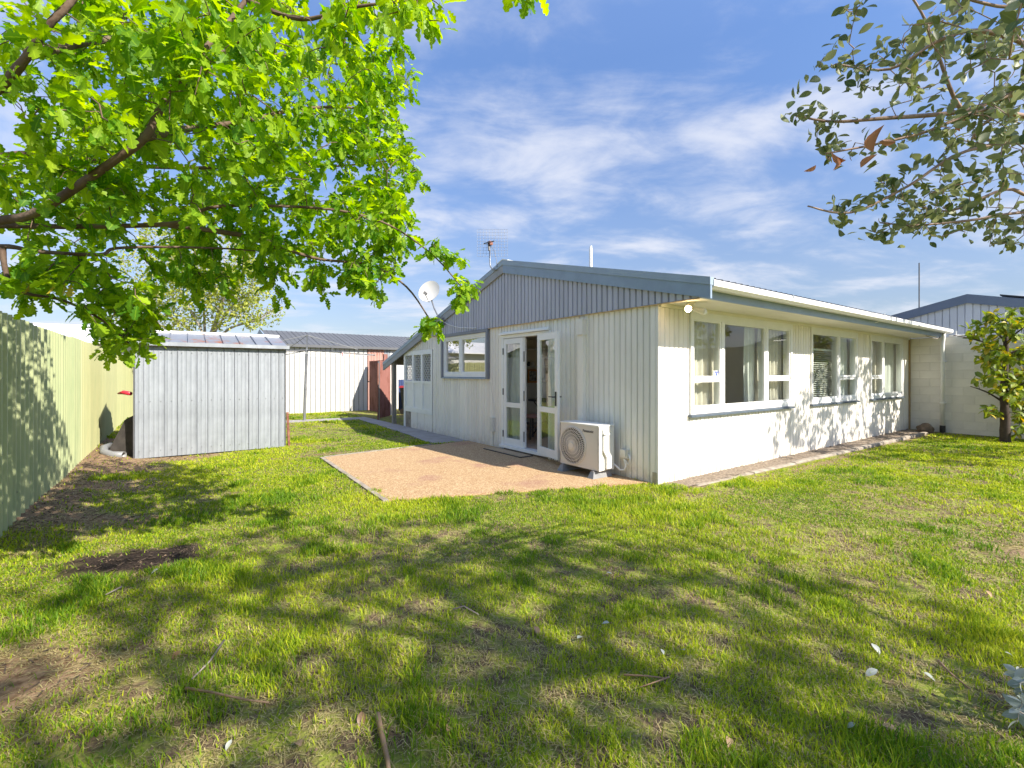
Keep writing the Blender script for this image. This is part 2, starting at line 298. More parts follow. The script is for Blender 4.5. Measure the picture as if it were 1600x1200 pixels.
def sheet(width, height, pitch=0.076, amp=0.009, per=6, z0=0.0, fn=None, lean=0.0):
    """corrugated sheet in the x-z plane, with a real thickness of 2 mm"""
    mb = MB(); n = max(2, int(round(width / pitch * per)))
    f = fn or (lambda x: amp * math.cos(2 * math.pi * x / pitch))
    for side in (0, 1):
        mb.grid(lambda a, b: (a * width, (f(a * width) + (0.002 if side else 0)) + lean * b, z0 + b * height), n, 1)
    return mb
def rib(x, pitch=0.19, depth=0.018, top=0.03, slope=0.012):
    t = (x % pitch)
    if t < slope: return -depth * t / slope
    if t < slope + top: return -depth
    if t < 2 * slope + top: return -depth * (1 - (t - slope - top) / slope)
    return 0.0

# ------------------------------------------------------------------ noise for ground cover
def vnoise(x, y, sc, seed=0):
    x = np.asarray(x) * sc + 1000.7 + seed * 17.3; y = np.asarray(y) * sc + 1000.3 + seed * 5.1
    xi = np.floor(x).astype(np.int64); yi = np.floor(y).astype(np.int64); fx = x - xi; fy = y - yi
    fx = fx * fx * (3 - 2 * fx); fy = fy * fy * (3 - 2 * fy)
    def hsh(a, b):
        n = (a * 374761393 + b * 668265263 + seed * 974711) & 0x7fffffff; n = ((n ^ (n >> 13)) * 1274126177) & 0x7fffffff
        return ((n ^ (n >> 16)) & 0xffff) / 65535.0
    return (hsh(xi, yi) * (1 - fx) + hsh(xi + 1, yi) * fx) * (1 - fy) + (hsh(xi, yi + 1) * (1 - fx) + hsh(xi + 1, yi + 1) * fx) * fy
def fbm(x, y, sc, seed=0, o=3):
    a = 0; t = 0
    for i in range(o): a = a + vnoise(x, y, sc * 2 ** i, seed + i) * .55 ** i; t += .55 ** i
    return a / t
def in_poly(x, y, poly):
    c = np.zeros(np.shape(x), bool); n = len(poly)
    for i in range(n):
        x0, y0 = poly[i]; x1, y1 = poly[(i + 1) % n]
        c ^= ((y0 > y) != (y1 > y)) & (x < (x1 - x0) * (y - y0) / ((y1 - y0) or 1e-9) + x0)
    return c
PATIO = [(-2.98, 4.45), (-3.08, 1.28), (-0.02, 0.10), (-0.02, 4.72)]
PATH = [(-0.50, 8.9), (-0.63, 6.45), (-0.84, 4.74), (-0.02, 4.76), (-0.02, 11.4), (-2.6, 11.6), (-2.6, 11.0), (-0.42, 10.7)]

# ------------------------------------------------------------------ ground
def ground_material():
    m, nt, N, L, b = _nt('lawn_soil_and_thatch')
    tc = N.new('ShaderNodeTexCoord')
    def noise(sc, d=8, r=.62):
        n = N.new('ShaderNodeTexNoise'); n.inputs['Scale'].default_value = sc; n.inputs['Detail'].default_value = d; n.inputs['Roughness'].default_value = r; L.new(tc.outputs['Object'], n.inputs['Vector']); return n
    def ramp(src, lo, hi):
        r = N.new('ShaderNodeMapRange'); r.inputs[1].default_value = lo; r.inputs[2].default_value = hi; L.new(src, r.inputs[0]); return r.outputs[0]
    def mix(f, a, c):
        x = N.new('ShaderNodeMix'); x.data_type = 'RGBA'; L.new(f, x.inputs[0])
        for s, k in ((a, 6), (c, 7)):
            if isinstance(s, tuple): x.inputs[k].default_value = (*s, 1)
            else: L.new(s, x.inputs[k])
        return x.outputs[2]
    soil = mix(ramp(noise(40).outputs[0], .3, .7), (0.06, 0.043, 0.028), (0.20, 0.145, 0.09))
    straw = mix(ramp(noise(90).outputs[0], .3, .7), (0.21, 0.17, 0.07), (0.40, 0.33, 0.16))
    green = mix(ramp(noise(60).outputs[0], .3, .7), (0.13, 0.18, 0.02), (0.33, 0.38, 0.05))
    c = mix(ramp(noise(9).outputs[0], .44, .60), soil, straw)
    c = mix(ramp(noise(4.5, 8, .7).outputs[0], .43, .60), c, green)
    at = N.new('ShaderNodeAttribute'); at.attribute_name = 'dirt'
    dry = mix(ramp(noise(22).outputs[0], .35, .65), (0.15, 0.085, 0.05), (0.36, 0.25, 0.16))
    c = mix(at.outputs['Fac'], c, dry)
    am = N.new('ShaderNodeAttribute'); am.attribute_name = 'mulch'
    mul = mix(ramp(noise(70).outputs[0], .35, .65), (0.012, 0.009, 0.008), (0.06, 0.042, 0.032))
    c = mix(am.outputs['Fac'], c, mul)
    L.new(c, b.inputs['Base Color']); b.inputs['Roughness'].default_value = 0.95; b.inputs['Specular IOR Level'].default_value = 0.15
    bp = N.new('ShaderNodeBump'); bp.inputs['Strength'].default_value = .8; bp.inputs['Distance'].default_value = .02; L.new(noise(55).outputs[0], bp.inputs['Height']); L.new(bp.outputs[0], b.inputs['Normal'])
    return m
def dirt_at(x, y):
    u, v = uv_of(x, y)
    n = fbm(x, y, 1.6, 3)
    d = np.clip((-(u + 5.25) + (n - .5) * 1.6) / .35, 0, 1) * (v > 1.2) * (v < 9) * np.clip((v - 1.2) / 1.0, 0, 1)
    e = np.clip((-(u + 4.2) + (n - .5) * 2.4) / .5, 0, 1) * np.clip((v - 5.3) / .5, 0, 1) * (v < 8.2) * .9
    k = np.exp(-(((x - 4.35) / .55) ** 2 + ((y - 3.55) / .5) ** 2)) * 1.2
    k2 = np.exp(-(((x + 2.35) / .55) ** 2 + ((y - 2.15) / .35) ** 2)) * 1.2
    k3 = np.exp(-(((u + 2.9) / .8) ** 2 + ((v - 4.85) / .14) ** 2)) * .9
    k4 = np.clip(1 - np.abs(v + .62) / .14, 0, 1) * (u > 2.2) * (u < 9.8) * .8
    return np.clip(np.maximum.reduce([d, e, k, k2, k3, k4]), 0, 1)
def mulch_at(x, y):
    n = fbm(x, y, 5, 9)
    a = (x + 2.85) * .96 + (y - 3.55) * .28; b = -(x + 2.85) * .28 + (y - 3.55) * .96
    return np.clip((1.05 - np.hypot(a / .62, b / .26) + (n - .5) * .9) / .25, 0, 1)
def height(x, y):
    u, v = uv_of(x, y)
    h = (fbm(x, y, .9, 5) - .5) * .05 * np.clip((-(u) + 10) / 1, 0, 1)
    flat = (u > -3.4) & (v > -.1) & (v < 12)
    h = np.where(flat | ((v > -.8) & (u > -.5)), -.006, h - .012)
    mound = .10 * np.exp(-((u + 6.15) / .5) ** 2) * np.clip((v - .5) / 1.5, 0, 1)
    return h + mound + .014 * np.clip(mulch_at(x, y), 0, 1)
def build_ground():
    n = 240; xs = np.linspace(-13, 15, n); ys = np.linspace(-6, 22, n)
    X, Y = np.meshgrid(xs, ys, indexing='ij'); Z = height(X, Y)
    edge = np.minimum.reduce([X + 13, 15 - X, Y + 6, 22 - Y]); Z = Z * np.clip(edge / 1.5, 0, 1) - .012 * (1 - np.clip(edge / 1.5, 0, 1))
    V = np.stack([X, Y, Z], -1).reshape(-1, 3).tolist(); Fc = []
    for i in range(n - 1):
        for j in range(n - 1): a = i * n + j; Fc.append((a, a + n, a + n + 1, a + 1))
    b = len(V); V += [(-400, -400, -.012), (400, -400, -.012), (400, 400, -.012), (-400, 400, -.012)]
    c = [0, (n - 1) * n, n * n - 1, n - 1]                        # outer ring out to the horizon
    rim = [[i * n for i in range(n)], [(n - 1) * n + j for j in range(n)], [i * n + n - 1 for i in reversed(range(n))], [j for j in reversed(range(n))]]
    for k in range(4): Fc.append(tuple([b + k, b + (k + 1) % 4] + list(reversed(rim[k]))))
    me = bpy.data.meshes.new('lawn'); me.from_pydata(V, [], Fc); me.materials.append(ground_material())
    P = np.array(V)
    for nm, fn in (('dirt', dirt_at), ('mulch', mulch_at)):
        a = me.attributes.new(nm, 'FLOAT', 'POINT'); val = fn(P[:, 0], P[:, 1]); val[b:] = 0; a.data.foreach_set('value', val.astype(np.float32))
    me.polygons.foreach_set('use_smooth', [True] * len(me.polygons))
    struct(put('lawn', me))
build_ground()

def poly_slab(name, poly, z0, z1, m):
    mb = MB(); n = len(poly); P = [W(u, v) for u, v in poly]
    mb.v = [(p.x, p.y, z0) for p in P] + [(p.x, p.y, z1) for p in P]
    mb.f = [tuple(reversed(range(n))), tuple(range(n, 2 * n))] + [(i, (i + 1) % n, (i + 1) % n + n, i + n) for i in range(n)]
    me = mb.mesh(name, m); 
    import bmesh
    bm = bmesh.new(); bm.from_mesh(me); bmesh.ops.recalc_face_normals(bm, faces=bm.faces); bm.to_mesh(me); bm.free()
    return struct(put(name, me))
def patio_material():
    m, nt, N, L, b = _nt('orange_exposed_aggregate')
    tc = N.new('ShaderNodeTexCoord'); v = N.new('ShaderNodeTexVoronoi'); v.inputs['Scale'].default_value = 85; L.new(tc.outputs['Object'], v.inputs['Vector'])
    cr = N.new('ShaderNodeValToRGB'); e = cr.color_ramp.elements; e[0].color = (0.27, 0.155, 0.07, 1); e[1].color = (0.47, 0.32, 0.165, 1)
    k = e.new(.5); k.color = (0.385, 0.24, 0.12, 1); k = e.new(.85); k.color = (0.52, 0.40, 0.24, 1)
    sx = N.new('ShaderNodeSeparateColor'); L.new(v.outputs['Color'], sx.inputs[0]); L.new(sx.outputs[0], cr.inputs[0])
    n = N.new('ShaderNodeTexNoise'); n.inputs['Scale'].default_value = 1.3; n.inputs['Detail'].default_value = 6; L.new(tc.outputs['Object'], n.inputs['Vector'])
    r = N.new('ShaderNodeMapRange'); r.inputs[1].default_value = .56; r.inputs[2].default_value = .68; r.inputs[4].default_value = .5; L.new(n.outputs[0], r.inputs[0])
    mx = N.new('ShaderNodeMix'); mx.data_type = 'RGBA'; L.new(r.outputs[0], mx.inputs[0]); L.new(cr.outputs[0], mx.inputs[6]); mx.inputs[7].default_value = (0.26, 0.115, 0.10, 1)
    L.new(mx.outputs[2], b.inputs['Base Color']); b.inputs['Roughness'].default_value = .85
    bp = N.new('ShaderNodeBump'); bp.inputs['Strength'].default_value = .5; bp.inputs['Distance'].default_value = .004; L.new(v.outputs['Distance'], bp.inputs['Height']); L.new(bp.outputs[0], b.inputs['Normal'])
    return m
M['patio'] = patio_material()
poly_slab('patio', PATIO, -.1, .012, 'patio')
poly_slab('path', PATH, -.1, .008, 'concrete')
def strip(name, pts, w, z0, z1, m):                    # low concrete edging along a line of (u, v)
    mb = MB()
    for (a, b) in zip(pts[:-1], pts[1:]):
        mb.bar(W(*a, (z0 + z1) / 2), W(*b, (z0 + z1) / 2), w, z1 - z0)
    return struct(mb.build(name, m))
strip('patio_edging', [(-3.02, 4.46), (-3.12, 1.24)], .06, -.05, .02, 'kerb')
strip('patio_edging', [(-2.98, 4.50), (-0.86, 4.735)], .05, -.05, .018, 'kerb')
strip('path_joint', [(-.84, 4.73), (-.02, 4.745)], .03, -.03, .0135, 'kerb')
def wall_kerb():
    mb = MB(); r = random.Random(4)
    u = .35
    while u < 9.25:
        l = r.uniform(1.0, 2.4); e = min(9.25, u + l); t = (u - .35) / 8.9; t2 = (e - .35) / 8.9
        va, vb = -.30 - .24 * t, -.30 - .24 * t2; w = .10; j = r.uniform(-.006, .006); z = -.03 + .045 * min(1, t * 1.6) + r.uniform(-.004, .004)
        P = [W(u, va - w / 2 + j), W(e - .012, vb - w / 2 + j), W(e - .012, vb + w / 2 + j), W(u, va + w / 2 + j)]
        P2 = [W(u + .01, va - w / 2 + j + .02), W(e - .022, vb - w / 2 + j + .02), W(e - .022, vb + w / 2 + j - .012), W(u + .01, va + w / 2 + j - .012)]
        mb.hexa([(p.x, p.y, -.12) for p in P] + [(p.x, p.y, z + .02) for p in P]); mb.hexa([(p.x, p.y, z + .02) for p in P] + [(p.x, p.y, z + .035) for p in P2])
        u = e
    return struct(mb.build('garden_kerb', 'kerb'))
wall_kerb()
mb = MB(); _h = np.random.default_rng(3).uniform(-.008, .012, (121, 5))
mb.grid(lambda a, b: (*W(.0 + 10 * a, -.30 * b - .18 * a * b)[:2], .004 + .012 * a + _h[int(round(a * 120)), int(round(b * 4))] * min(1, a * 8)), 120, 4)
struct(mb.build('soil_strip', mat('dry_soil_strip', (0.10, 0.075, 0.052), .95, 0, 30, c2=(0.30, 0.24, 0.18), bump=.6)))

# ------------------------------------------------------------------ the house
H = thing('house', 'cream single storey house with vertical cladding and a grey purple gable', 'house', 0, 0)
WT = 2.312                                             # underside of the soffit
def PL(plane, a, d, z):                                # a along the wall, d outwards
    return (a, -d, z) if plane == 'L' else (-d, a, z)
def pbox(mb, plane, a0, a1, d0, d1, z0, z1):
    if plane == 'L': return mb.box(a0, a1, -d1, -d0, z0, z1)
    return mb.box(-d1, -d0, a0, a1, z0, z1)
def pboard(plane, a0, a1, z0, z1a, z1b, d0, d1, ch=.011):
    g = .0028; q = [PL(plane, a0 + g, d0, z0), PL(plane, a1 - g, d0, z0), PL(plane, a1 - g, d0, z1b), PL(plane, a0 + g, d0, z1a)]
    ch = min(ch, (a1 - a0) * .3)
    r = [PL(plane, a0 + g + ch, d1, z0), PL(plane, a1 - g - ch, d1, z0), PL(plane, a1 - g - ch, d1, z1b), PL(plane, a0 + g + ch, d1, z1a)]
    if plane == 'G': q = [q[1], q[0], q[3], q[2]]; r = [r[1], r[0], r[3], r[2]]
    mb = MB(); mb.hexa(q + r); return mb
OPEN_L = [(0.66, 3.64, .86, WT), (4.40, 6.62, .86, WT), (7.37, 9.56, .86, WT)]
OPEN_G = [(3.97, 5.84, 1.31, 2.24), (2.08, 3.50, -.2, 2.13)]
def intervals(a, b, opens, z0, z1):
    iv = [(z0, z1)]
    for (o0, o1, p0, p1) in opens:
        if o0 < (a + b) / 2 < o1:
            nx = []
            for (s, e) in iv:
                if p0 - s > .03: nx.append((s, min(e, p0)))
                if e - p1 > .03: nx.append((max(s, p1), e))
            iv = nx
    return iv
def clad(plane, a_start, a_end, z0, z1, opens, pitch):
    cuts = [a_start + i * pitch for i in range(int((a_end - a_start) / pitch) + 1)] + [a_end] + [o[0] for o in opens] + [o[1] for o in opens]
    cuts = sorted(c for c in set(round(c, 4) for c in cuts) if a_start <= c <= a_end); r = random.Random(3)
    for a, b in zip(cuts[:-1], cuts[1:]):
        if b - a < .012: continue
        for (s, e) in intervals(a, b, opens, z0, z1):
            pboard(plane, a, b, s, e, e, .002, .016 + r.uniform(-.0012, .0012)).build('wall_board', 'cladding', H)
    edges = sorted(set([a_start, a_end] + [o[0] for o in opens] + [o[1] for o in opens])); mb = MB()
    for a, b in zip(edges[:-1], edges[1:]):
        for (s, e) in intervals(a, b, opens, z0, z1): pbox(mb, plane, a, b, -.10, 0, s, e)
    return mb
clad('L', .02, 10.1, -.12, WT - .004, OPEN_L, .1).build('long_wall', 'backing', H)
clad('G', .02, 6.43, -.12, 2.30, OPEN_G, .1).build('end_wall', 'backing', H)
mb = MB(); mb.box(-.018, .02, -.018, .02, -.12, 2.31); mb.build('corner_trim', 'cladding', H)
mb = MB(); mb.box(-.021, .001, .004, .07, -.1, .15); mb.build('corner_patch', mat('bare_patch', (.42, .36, .27), .8, .1), H)
mb = MB(); mb.box(10.06, 10.099, -.05, -.017, -.1, 2.3); mb.build('corner_trim', mat('brown_stop', (.36, .25, .13), .8, .1), H)['label'] = 'brown timber strip where cladding meets block wall'
# roof: two slopes
RV, RZ = 3.37, 3.505; S1, S2 = .2436, .288
def zr(v): return RZ - S1 * (RV - v) if v < RV else RZ - S2 * (v - RV)
def roof_sheets(v0, v1, name):
    n = 14; w = 10.35 / n
    for i in range(n):
        mb = MB(); prof = []
        for k in range(5):
            for (dx, dz) in ((0, 0), (.10, 0), (.115, .022), (.135, .022)): prof.append((k * w / 5 + dx * w / .74, dz))
        prof.append((w, 0)); q = -.05 + i * w
        for (x0, h0), (x1, h1) in zip(prof[:-1], prof[1:]):
            mb.quad((q + x0, v0, zr(v0) + h0), (q + x1, v0, zr(v0) + h1), (q + x1, v1, zr(v1) + h1), (q + x0, v1, zr(v1) + h0))
            mb.quad((q + x0, v1, zr(v1) + h0 - .004), (q + x1, v1, zr(v1) + h1 - .004), (q + x1, v0, zr(v0) + h1 - .004), (q + x0, v0, zr(v0) + h0 - .004))
        mb.build(name, 'roof', H)
roof_sheets(-.74, RV, 'roof_sheet'); roof_sheets(RV, 9.48, 'roof_sheet')
def slope_board(v0, v1, top, bot, x0, x1, name, m):
    mb = MB(); mb.hexa([(x0, v0, zr(v0) + bot), (x1, v0, zr(v0) + bot), (x1, v1, zr(v1) + bot), (x0, v1, zr(v1) + bot), (x0, v0, zr(v0) + top), (x1, v0, zr(v0) + top), (x1, v1, zr(v1) + top), (x0, v1, zr(v1) + top)])
    return mb.build(name, m, H)
slope_board(-.775, RV, -.065, -.222, -.085, -.052, 'barge_board', 'trim'); slope_board(-.778, RV, .022, -.068, -.095, -.02, 'barge_flashing', 'flash')
slope_board(RV + .001, 9.55, -.065, -.215, -.085, -.052, 'barge_board', 'bargegrey'); slope_board(RV + .001, 9.55, .022, -.068, -.095, -.02, 'barge_flashing', 'flash')
mb = MB(); mb.hexa([(-.10, RV - .17, zr(RV - .17) + .02), (10.3, RV - .17, zr(RV - .17) + .02), (10.3, RV, RZ + .02), (-.10, RV, RZ + .02), (-.10, RV - .17, zr(RV - .17) + .032), (10.3, RV - .17, zr(RV - .17) + .032), (10.3, RV, RZ + .04), (-.10, RV, RZ + .04)])
mb.hexa([(-.10, RV, RZ + .02), (10.3, RV, RZ + .02), (10.3, RV + .17, zr(RV + .17) + .02), (-.10, RV + .17, zr(RV + .17) + .02), (-.10, RV, RZ + .04), (10.3, RV, RZ + .04), (10.3, RV + .17, zr(RV + .17) + .032), (-.10, RV + .17, zr(RV + .17) + .032)])
mb.build('ridge_cap', 'whitemetal', H)
# gable boards above the wall
g0 = -.60; r = random.Random(5)
a = g0
while a < 6.45:
    b = min(a + .1015, 6.46); ta, tb = zr(a) - .10, zr(b) - .10
    if min(ta, tb) > 2.34: pboard('G', a, b, 2.303 + r.uniform(0, .004), ta, tb, .018, .05 + r.uniform(-.001, .001), .012).build('gable_board', 'gable', H)
    a += .1015
mb = MB(); mb.v = [(.0, -.6, 2.32), (.0, RV, RZ - .03), (.0, 7.6, zr(7.6) - .03), (.0, 6.4, 2.32)] ; mb.f = [(0, 3, 2, 1)]
for p in list(mb.v): mb.v.append((-.016, p[1], p[2]))
mb.f += [(4, 5, 6, 7), (0, 1, 5, 4), (1, 2, 6, 5), (2, 3, 7, 6), (3, 0, 4, 7)]; mb.build('gable_backing', 'dark', H)
mb = MB(); mb.box(-.056, -.018, -.60, 6.45, 2.292, 2.301); mb.build('gable_drip_strip', mat('stained_drip', (.52, .38, .22), .7, .2, 20), H)
# soffit, fascia, gutter
mb = MB(); mb.box(-.02, 10.13, -.615, -.0165, WT, WT + .02); mb.build('soffit', 'soffit', H)
mb = MB(); mb.box(0.0, 10.05, -.05, -.017, WT - .045, WT - .001); mb.build('soffit_bead', 'soffit', H)
mb = MB(); mb.box(-.05, 10.15, -.645, -.616, WT - .012, 2.45); mb.build('fascia', 'trim', H)
mb = MB(); prof = [(-.65, 2.478), (-.65, 2.395), (-.755, 2.388), (-.79, 2.42), (-.79, 2.488), (-.775, 2.496), (-.765, 2.488), (-.765, 2.43), (-.745, 2.40), (-.664, 2.405), (-.664, 2.478)]
k = len(prof); 
for x in (-.03, 10.42):
    mb.v += [(x, p[0], p[1]) for p in prof]
mb.f = [tuple(reversed(range(k))), tuple(range(k, 2 * k))] + [(i, (i + 1) % k, (i + 1) % k + k, i + k) for i in range(k)]
mb.build('gutter', 'gutter', H)
for u in (1.9, 4.9, 6.2, 8.1):
    mb = MB(); mb.box(u, u + .03, -.796, -.65, 2.497, 2.503); mb.box(u, u + .03, -.797, -.791, 2.46, 2.503); mb.build('gutter_clip', 'galv', H)
mb = MB(); mb.tube([(5.55, -.795, 2.52), (5.55, -.80, 2.44), (5.53, -.70, 2.37), (5.52, -.66, 2.36)], .006, 6); mb.build('gutter_bracket', 'white', H)
mb = MB(); mb.tube([(9.98, -.70, 2.40), (9.98, -.70, 2.30), (9.99, -.685, 2.18), (9.99, -.68, 2.1), (9.99, -.68, .16)], .04, 14); mb.build('downpipe', 'white', H, True)
mb = MB(); mb.tube([(9.99, -.68, .165), (9.99, -.68, -.02)], .055, 14); mb.build('downpipe_shoe', 'black', H)
for z in (.7, 1.7):
    mb = MB(); mb.box(9.94, 10.10, -.73, -.63, z, z + .025); mb.build('downpipe_bracket', 'white', H)
mb = MB(); mb.tube([(9.2, -.55, 2.30), (9.5, -.60, 2.26), (9.8, -.62, 2.25), (10.05, -.62, 2.30)], .008, 6); mb.build('cable', 'greywood', H)

def window(plane, a0, a1, z0, z1, mulls, lights, frame='white', sash='white', glassm='glass', sill='sill', sill_label=None, ft=.055, head=0):
    mb = MB()
    pbox(mb, plane, a0, a0 + ft, -.09, .042, z0, z1); pbox(mb, plane, a1 - ft, a1, -.09, .042, z0, z1)
    pbox(mb, plane, a0 + ft, a1 - ft, -.09, .040, z0, z0 + ft + .02); pbox(mb, plane, a0 + ft, a1 - ft, -.09, .040, z1 - ft - head, z1)
    for m in mulls: pbox(mb, plane, m - .03, m + .03, -.09, .038, z0 + ft + .02, z1 - ft - head)
    w = mb.build('window', frame, H)
    for (p0, p1, q0, q1) in lights:
        s = .038; mb = MB()
        pbox(mb, plane, p0, p0 + s, -.03, .028, q0, q1); pbox(mb, plane, p1 - s, p1, -.03, .028, q0, q1)
        pbox(mb, plane, p0 + s, p1 - s, -.03, .026, q0, q0 + s); pbox(mb, plane, p0 + s, p1 - s, -.03, .026, q1 - s, q1)
        mb.build('sash', sash, w)
        mb = MB(); pbox(mb, plane, p0 + s - .003, p1 - s + .003, -.006, -.001, q0 + s - .003, q1 - s + .003); mb.build('pane', glassm, w)
    mb = MB(); e = .03
    A = [PL(plane, a0 - e, -.02, z0 - .028), PL(plane, a1 + e, -.02, z0 - .028), PL(plane, a1 + e, .07, z0 - .038), PL(plane, a0 - e, .07, z0 - .038)]
    B = [PL(plane, a0 - e, -.02, z0 - .001), PL(plane, a1 + e, -.02, z0 - .001), PL(plane, a1 + e, .07, z0 - .010), PL(plane, a0 - e, .07, z0 - .010)]
    if plane == 'L': A = A[::-1]; B = B[::-1]
    mb.hexa(A + B); s = mb.build('sill', sill, w)
    return w
zt, zb, tr_ = 2.235, .935, 1.335
HB = .075
def lightset(a, b, split=None, z0=zb, z1=zt - .055):
    return [(a, b, z0, z1)] if split is None else [(a, b, z0, split), (a, b, split + .012, z1)]
w1 = window('L', .66, 3.64, .86, WT - .003, [1.455, 2.755], lightset(.715, 1.425, tr_) + lightset(1.485, 2.725) + lightset(2.785, 3.585, tr_), head=.085)
w2 = window('L', 4.40, 6.62, .86, WT - .003, [5.665], lightset(4.455, 5.635) + lightset(5.695, 6.565, tr_), head=.085)
w3 = window('L', 7.37, 9.56, .86, WT - .003, [8.20], lightset(7.425, 8.17, tr_) + lightset(8.23, 9.505), head=.085)
for w in (w1, w2, w3):
    pass
mb = MB(); mb.box(1.27, 1.40, -.004, -.0025, 1.375, 1.46); st = mb.build('sticker', 'sticker', w1)
mb = MB(); mb.box(1.285, 1.385, .0055 - .012, -.0055, 1.43, 1.45); mb.box(1.315, 1.355, -.0065, -.0055, 1.385, 1.425); mb.build('sticker_print', 'stickerblue', w1)
# kitchen window in its blue-grey surround
kw = window('G', 3.99, 5.82, 1.345, 2.235, [5.06], [(4.045, 5.03, 1.42, 2.18), (5.09, 5.765, 1.42, 2.18)], 'white', 'white', 'glasskit', 'trim')
mb = MB(); pbox(mb, 'G', 3.92, 3.985, .017, .075, 1.31, 2.30); pbox(mb, 'G', 5.825, 5.89, .017, .075, 1.31, 2.30); pbox(mb, 'G', 3.986, 5.824, .017, .074, 2.238, 2.299)
mb.build('surround', 'surround', kw)
# door
mb = MB()
pbox(mb, 'G', 3.44, 3.50, -.10, .03, -.02, 2.13); pbox(mb, 'G', 2.08, 2.14, -.10, .03, -.02, 2.13); pbox(mb, 'G', 2.14, 3.44, -.10, .028, 2.07, 2.13)
dfr = mb.build('door_frame', 'white', H)
mb = MB(); pbox(mb, 'G', 2.10, 3.53, .017, .075, 2.135, 2.165); pbox(mb, 'G', 2.11, 3.52, .017, .045, 2.165, 2.185); mb.build('head_flashing', 'white', dfr)
mb = MB(); pbox(mb, 'G', 2.10, 3.52, -.1, .07, .045, .095); mb.build('threshold', 'white', dfr)
mb = MB(); pbox(mb, 'G', 1.2, 3.45, .003, .014, -.1, .045); mb.build('footing', 'kerb', H)
def door_leaf(wd, handle=False, hinges=True):
    """leaf in its own x (width) - z frame, hinge at x = 0"""
    t = .04; mb = MB(); s = .085; z0, z1 = .1, 2.06; mid = .80
    mb.box(0, s, 0, t, z0, z1); mb.box(wd - s, wd, 0, t, z0, z1); mb.box(s, wd - s, .001, t - .001, z0, z0 + .13); mb.box(s, wd - s, .001, t - .001, z1 - .10, z1); mb.box(s, wd - s, .001, t - .001, mid, mid + .085)
    d = mb.build('door', 'white', H)
    mb = MB(); mb.box(s, wd - s, .017, .023, z0 + .13, mid); mb.build('pane', 'glassdoor', d)
    mb = MB(); mb.box(s, wd - s, .017, .023, mid + .085, z1 - .10); mb.build('pane', 'glassdoor', d)
    if handle:
        for y, sg in ((-.012, -1), (t + .003, 1)):
            mb = MB(); x = wd - .045; mb.box(x - .018, x + .018, y, y + .009, .92, 1.14); yy = y + sg * .045 + .0045
            mb.tube([(x, y + .004, 1.06), (x, yy, 1.06), (x - .02, yy, 1.06), (x - .13, yy, 1.06)], .009, 8); mb.build('handle', 'black', d)
    if hinges:
        for z in (.30, 1.08, 1.83):
            mb = MB(); mb.tube([(-.004, -.006, z - .06), (-.004, -.006, z + .06)], .011, 8); mb.build('hinge', 'black', d)
    return d
d1 = door_leaf(.60); d1.location = (-.025, 3.435, 0); d1.rotation_euler = (0, 0, math.radians(-90))
d1['label'] = 'left glazed door leaf, shut in its frame'
d2 = door_leaf(.66, True, False); d2.location = (-.165, 2.255, 0); d2.rotation_euler = (0, 0, math.radians(-101)); d2['label'] = 'right glazed door leaf folded open against the wall'
mb = MB(); mb.box(-.012, .03, 2.80, 2.835, .1, 2.06); es = mb.build('edge_stile', 'white', H)
for z in (.30, 1.02, 1.72):
    mb = MB(); mb.box(-.016, -.0125, 2.803, 2.825, z - .09, z + .09); mb.build('hinge', 'black', es)
# lattice porch at the far end of the gable wall
mb = MB()
for (a, b, z0, z1) in ((6.46, 6.53, .42, 2.0), (8.07, 8.165, -.1, 2.0), (6.53, 8.07, .42, .54), (6.53, 8.07, 1.89, 2.0), (7.0, 7.09, .54, 1.89), (7.53, 7.63, .54, 1.89), (6.53, 7.0, 1.17, 1.23), (7.09, 7.53, 1.17, 1.23), (7.63, 8.07, 1.17, 1.23)):
    pbox(mb, 'G', a, b, -.05, .02, z0, z1)
lf = mb.build('porch_screen', 'white', H)
for (a, b) in ((6.53, 7.0), (7.09, 7.53), (7.63, 8.07)):
    mb = MB(); pbox(mb, 'G', a, b, -.02, -.004, .54, 1.17); mb.build('screen_panel', 'white', lf)
    z0, z1 = 1.23, 1.89; mb = MB()
    for sgn, d in ((1, .0), (-1, .008)):
        c = -1.0
        while c < 1.6:
            pts = []
            for t in np.linspace(0, 1, 41):                     # clip each diagonal slat to the opening
                z = z0 + t * (z1 - z0); x = a + c + (z - z0) * .8 * sgn + (0 if sgn > 0 else .3)
                if a <= x <= b: pts.append((x, z))
            if len(pts) > 2: mb.bar(PL('G', pts[0][0], -.02 + d, pts[0][1]), PL('G', pts[-1][0], -.02 + d, pts[-1][1]), .015, .006)
            c += .092
    stuff(mb.build('lattice', 'white', lf))
mb = MB(); mb.box(.20, .22, 6.46, 8.1, .5, 2.0); mb.build('porch_shade_panel', 'dark', H)  # dark sheet added for the shade seen through the lattice
for i in range(4):
    a0 = 6.46 + i * .42
    pboard('G', a0, min(a0 + .42, 8.06), -.1, .42, .42, -.02, .012).build('porch_panel', 'cladding' if i < 3 else 'kerb', H)
a = 6.43
while a < 8.15:                                             # cream boards between the screen and the sloping roof
    b = min(a + .1, 8.16); pboard('G', a, b, 2.001, max(2.02, min(zr(a) - .12, 2.7)), max(2.02, min(zr(b) - .12, 2.7)), -.03, .006).build('wall_board', 'cladding', H); a += .1
mb = MB(); mb.box(-.05, .05, 8.85, 8.95, -.1, 1.76); mb.build('porch_post', 'greywood', H)
mb = MB(); mb.box(-.04, 6.0, 8.96, 9.0, 1.66, 1.80); mb.build('porch_beam', 'greywood', H)
mb = MB(); mb.box(.05, 5.9, 8.10, 8.16, 1.9, 2.02); mb.build('porch_beam', 'soffit', H)
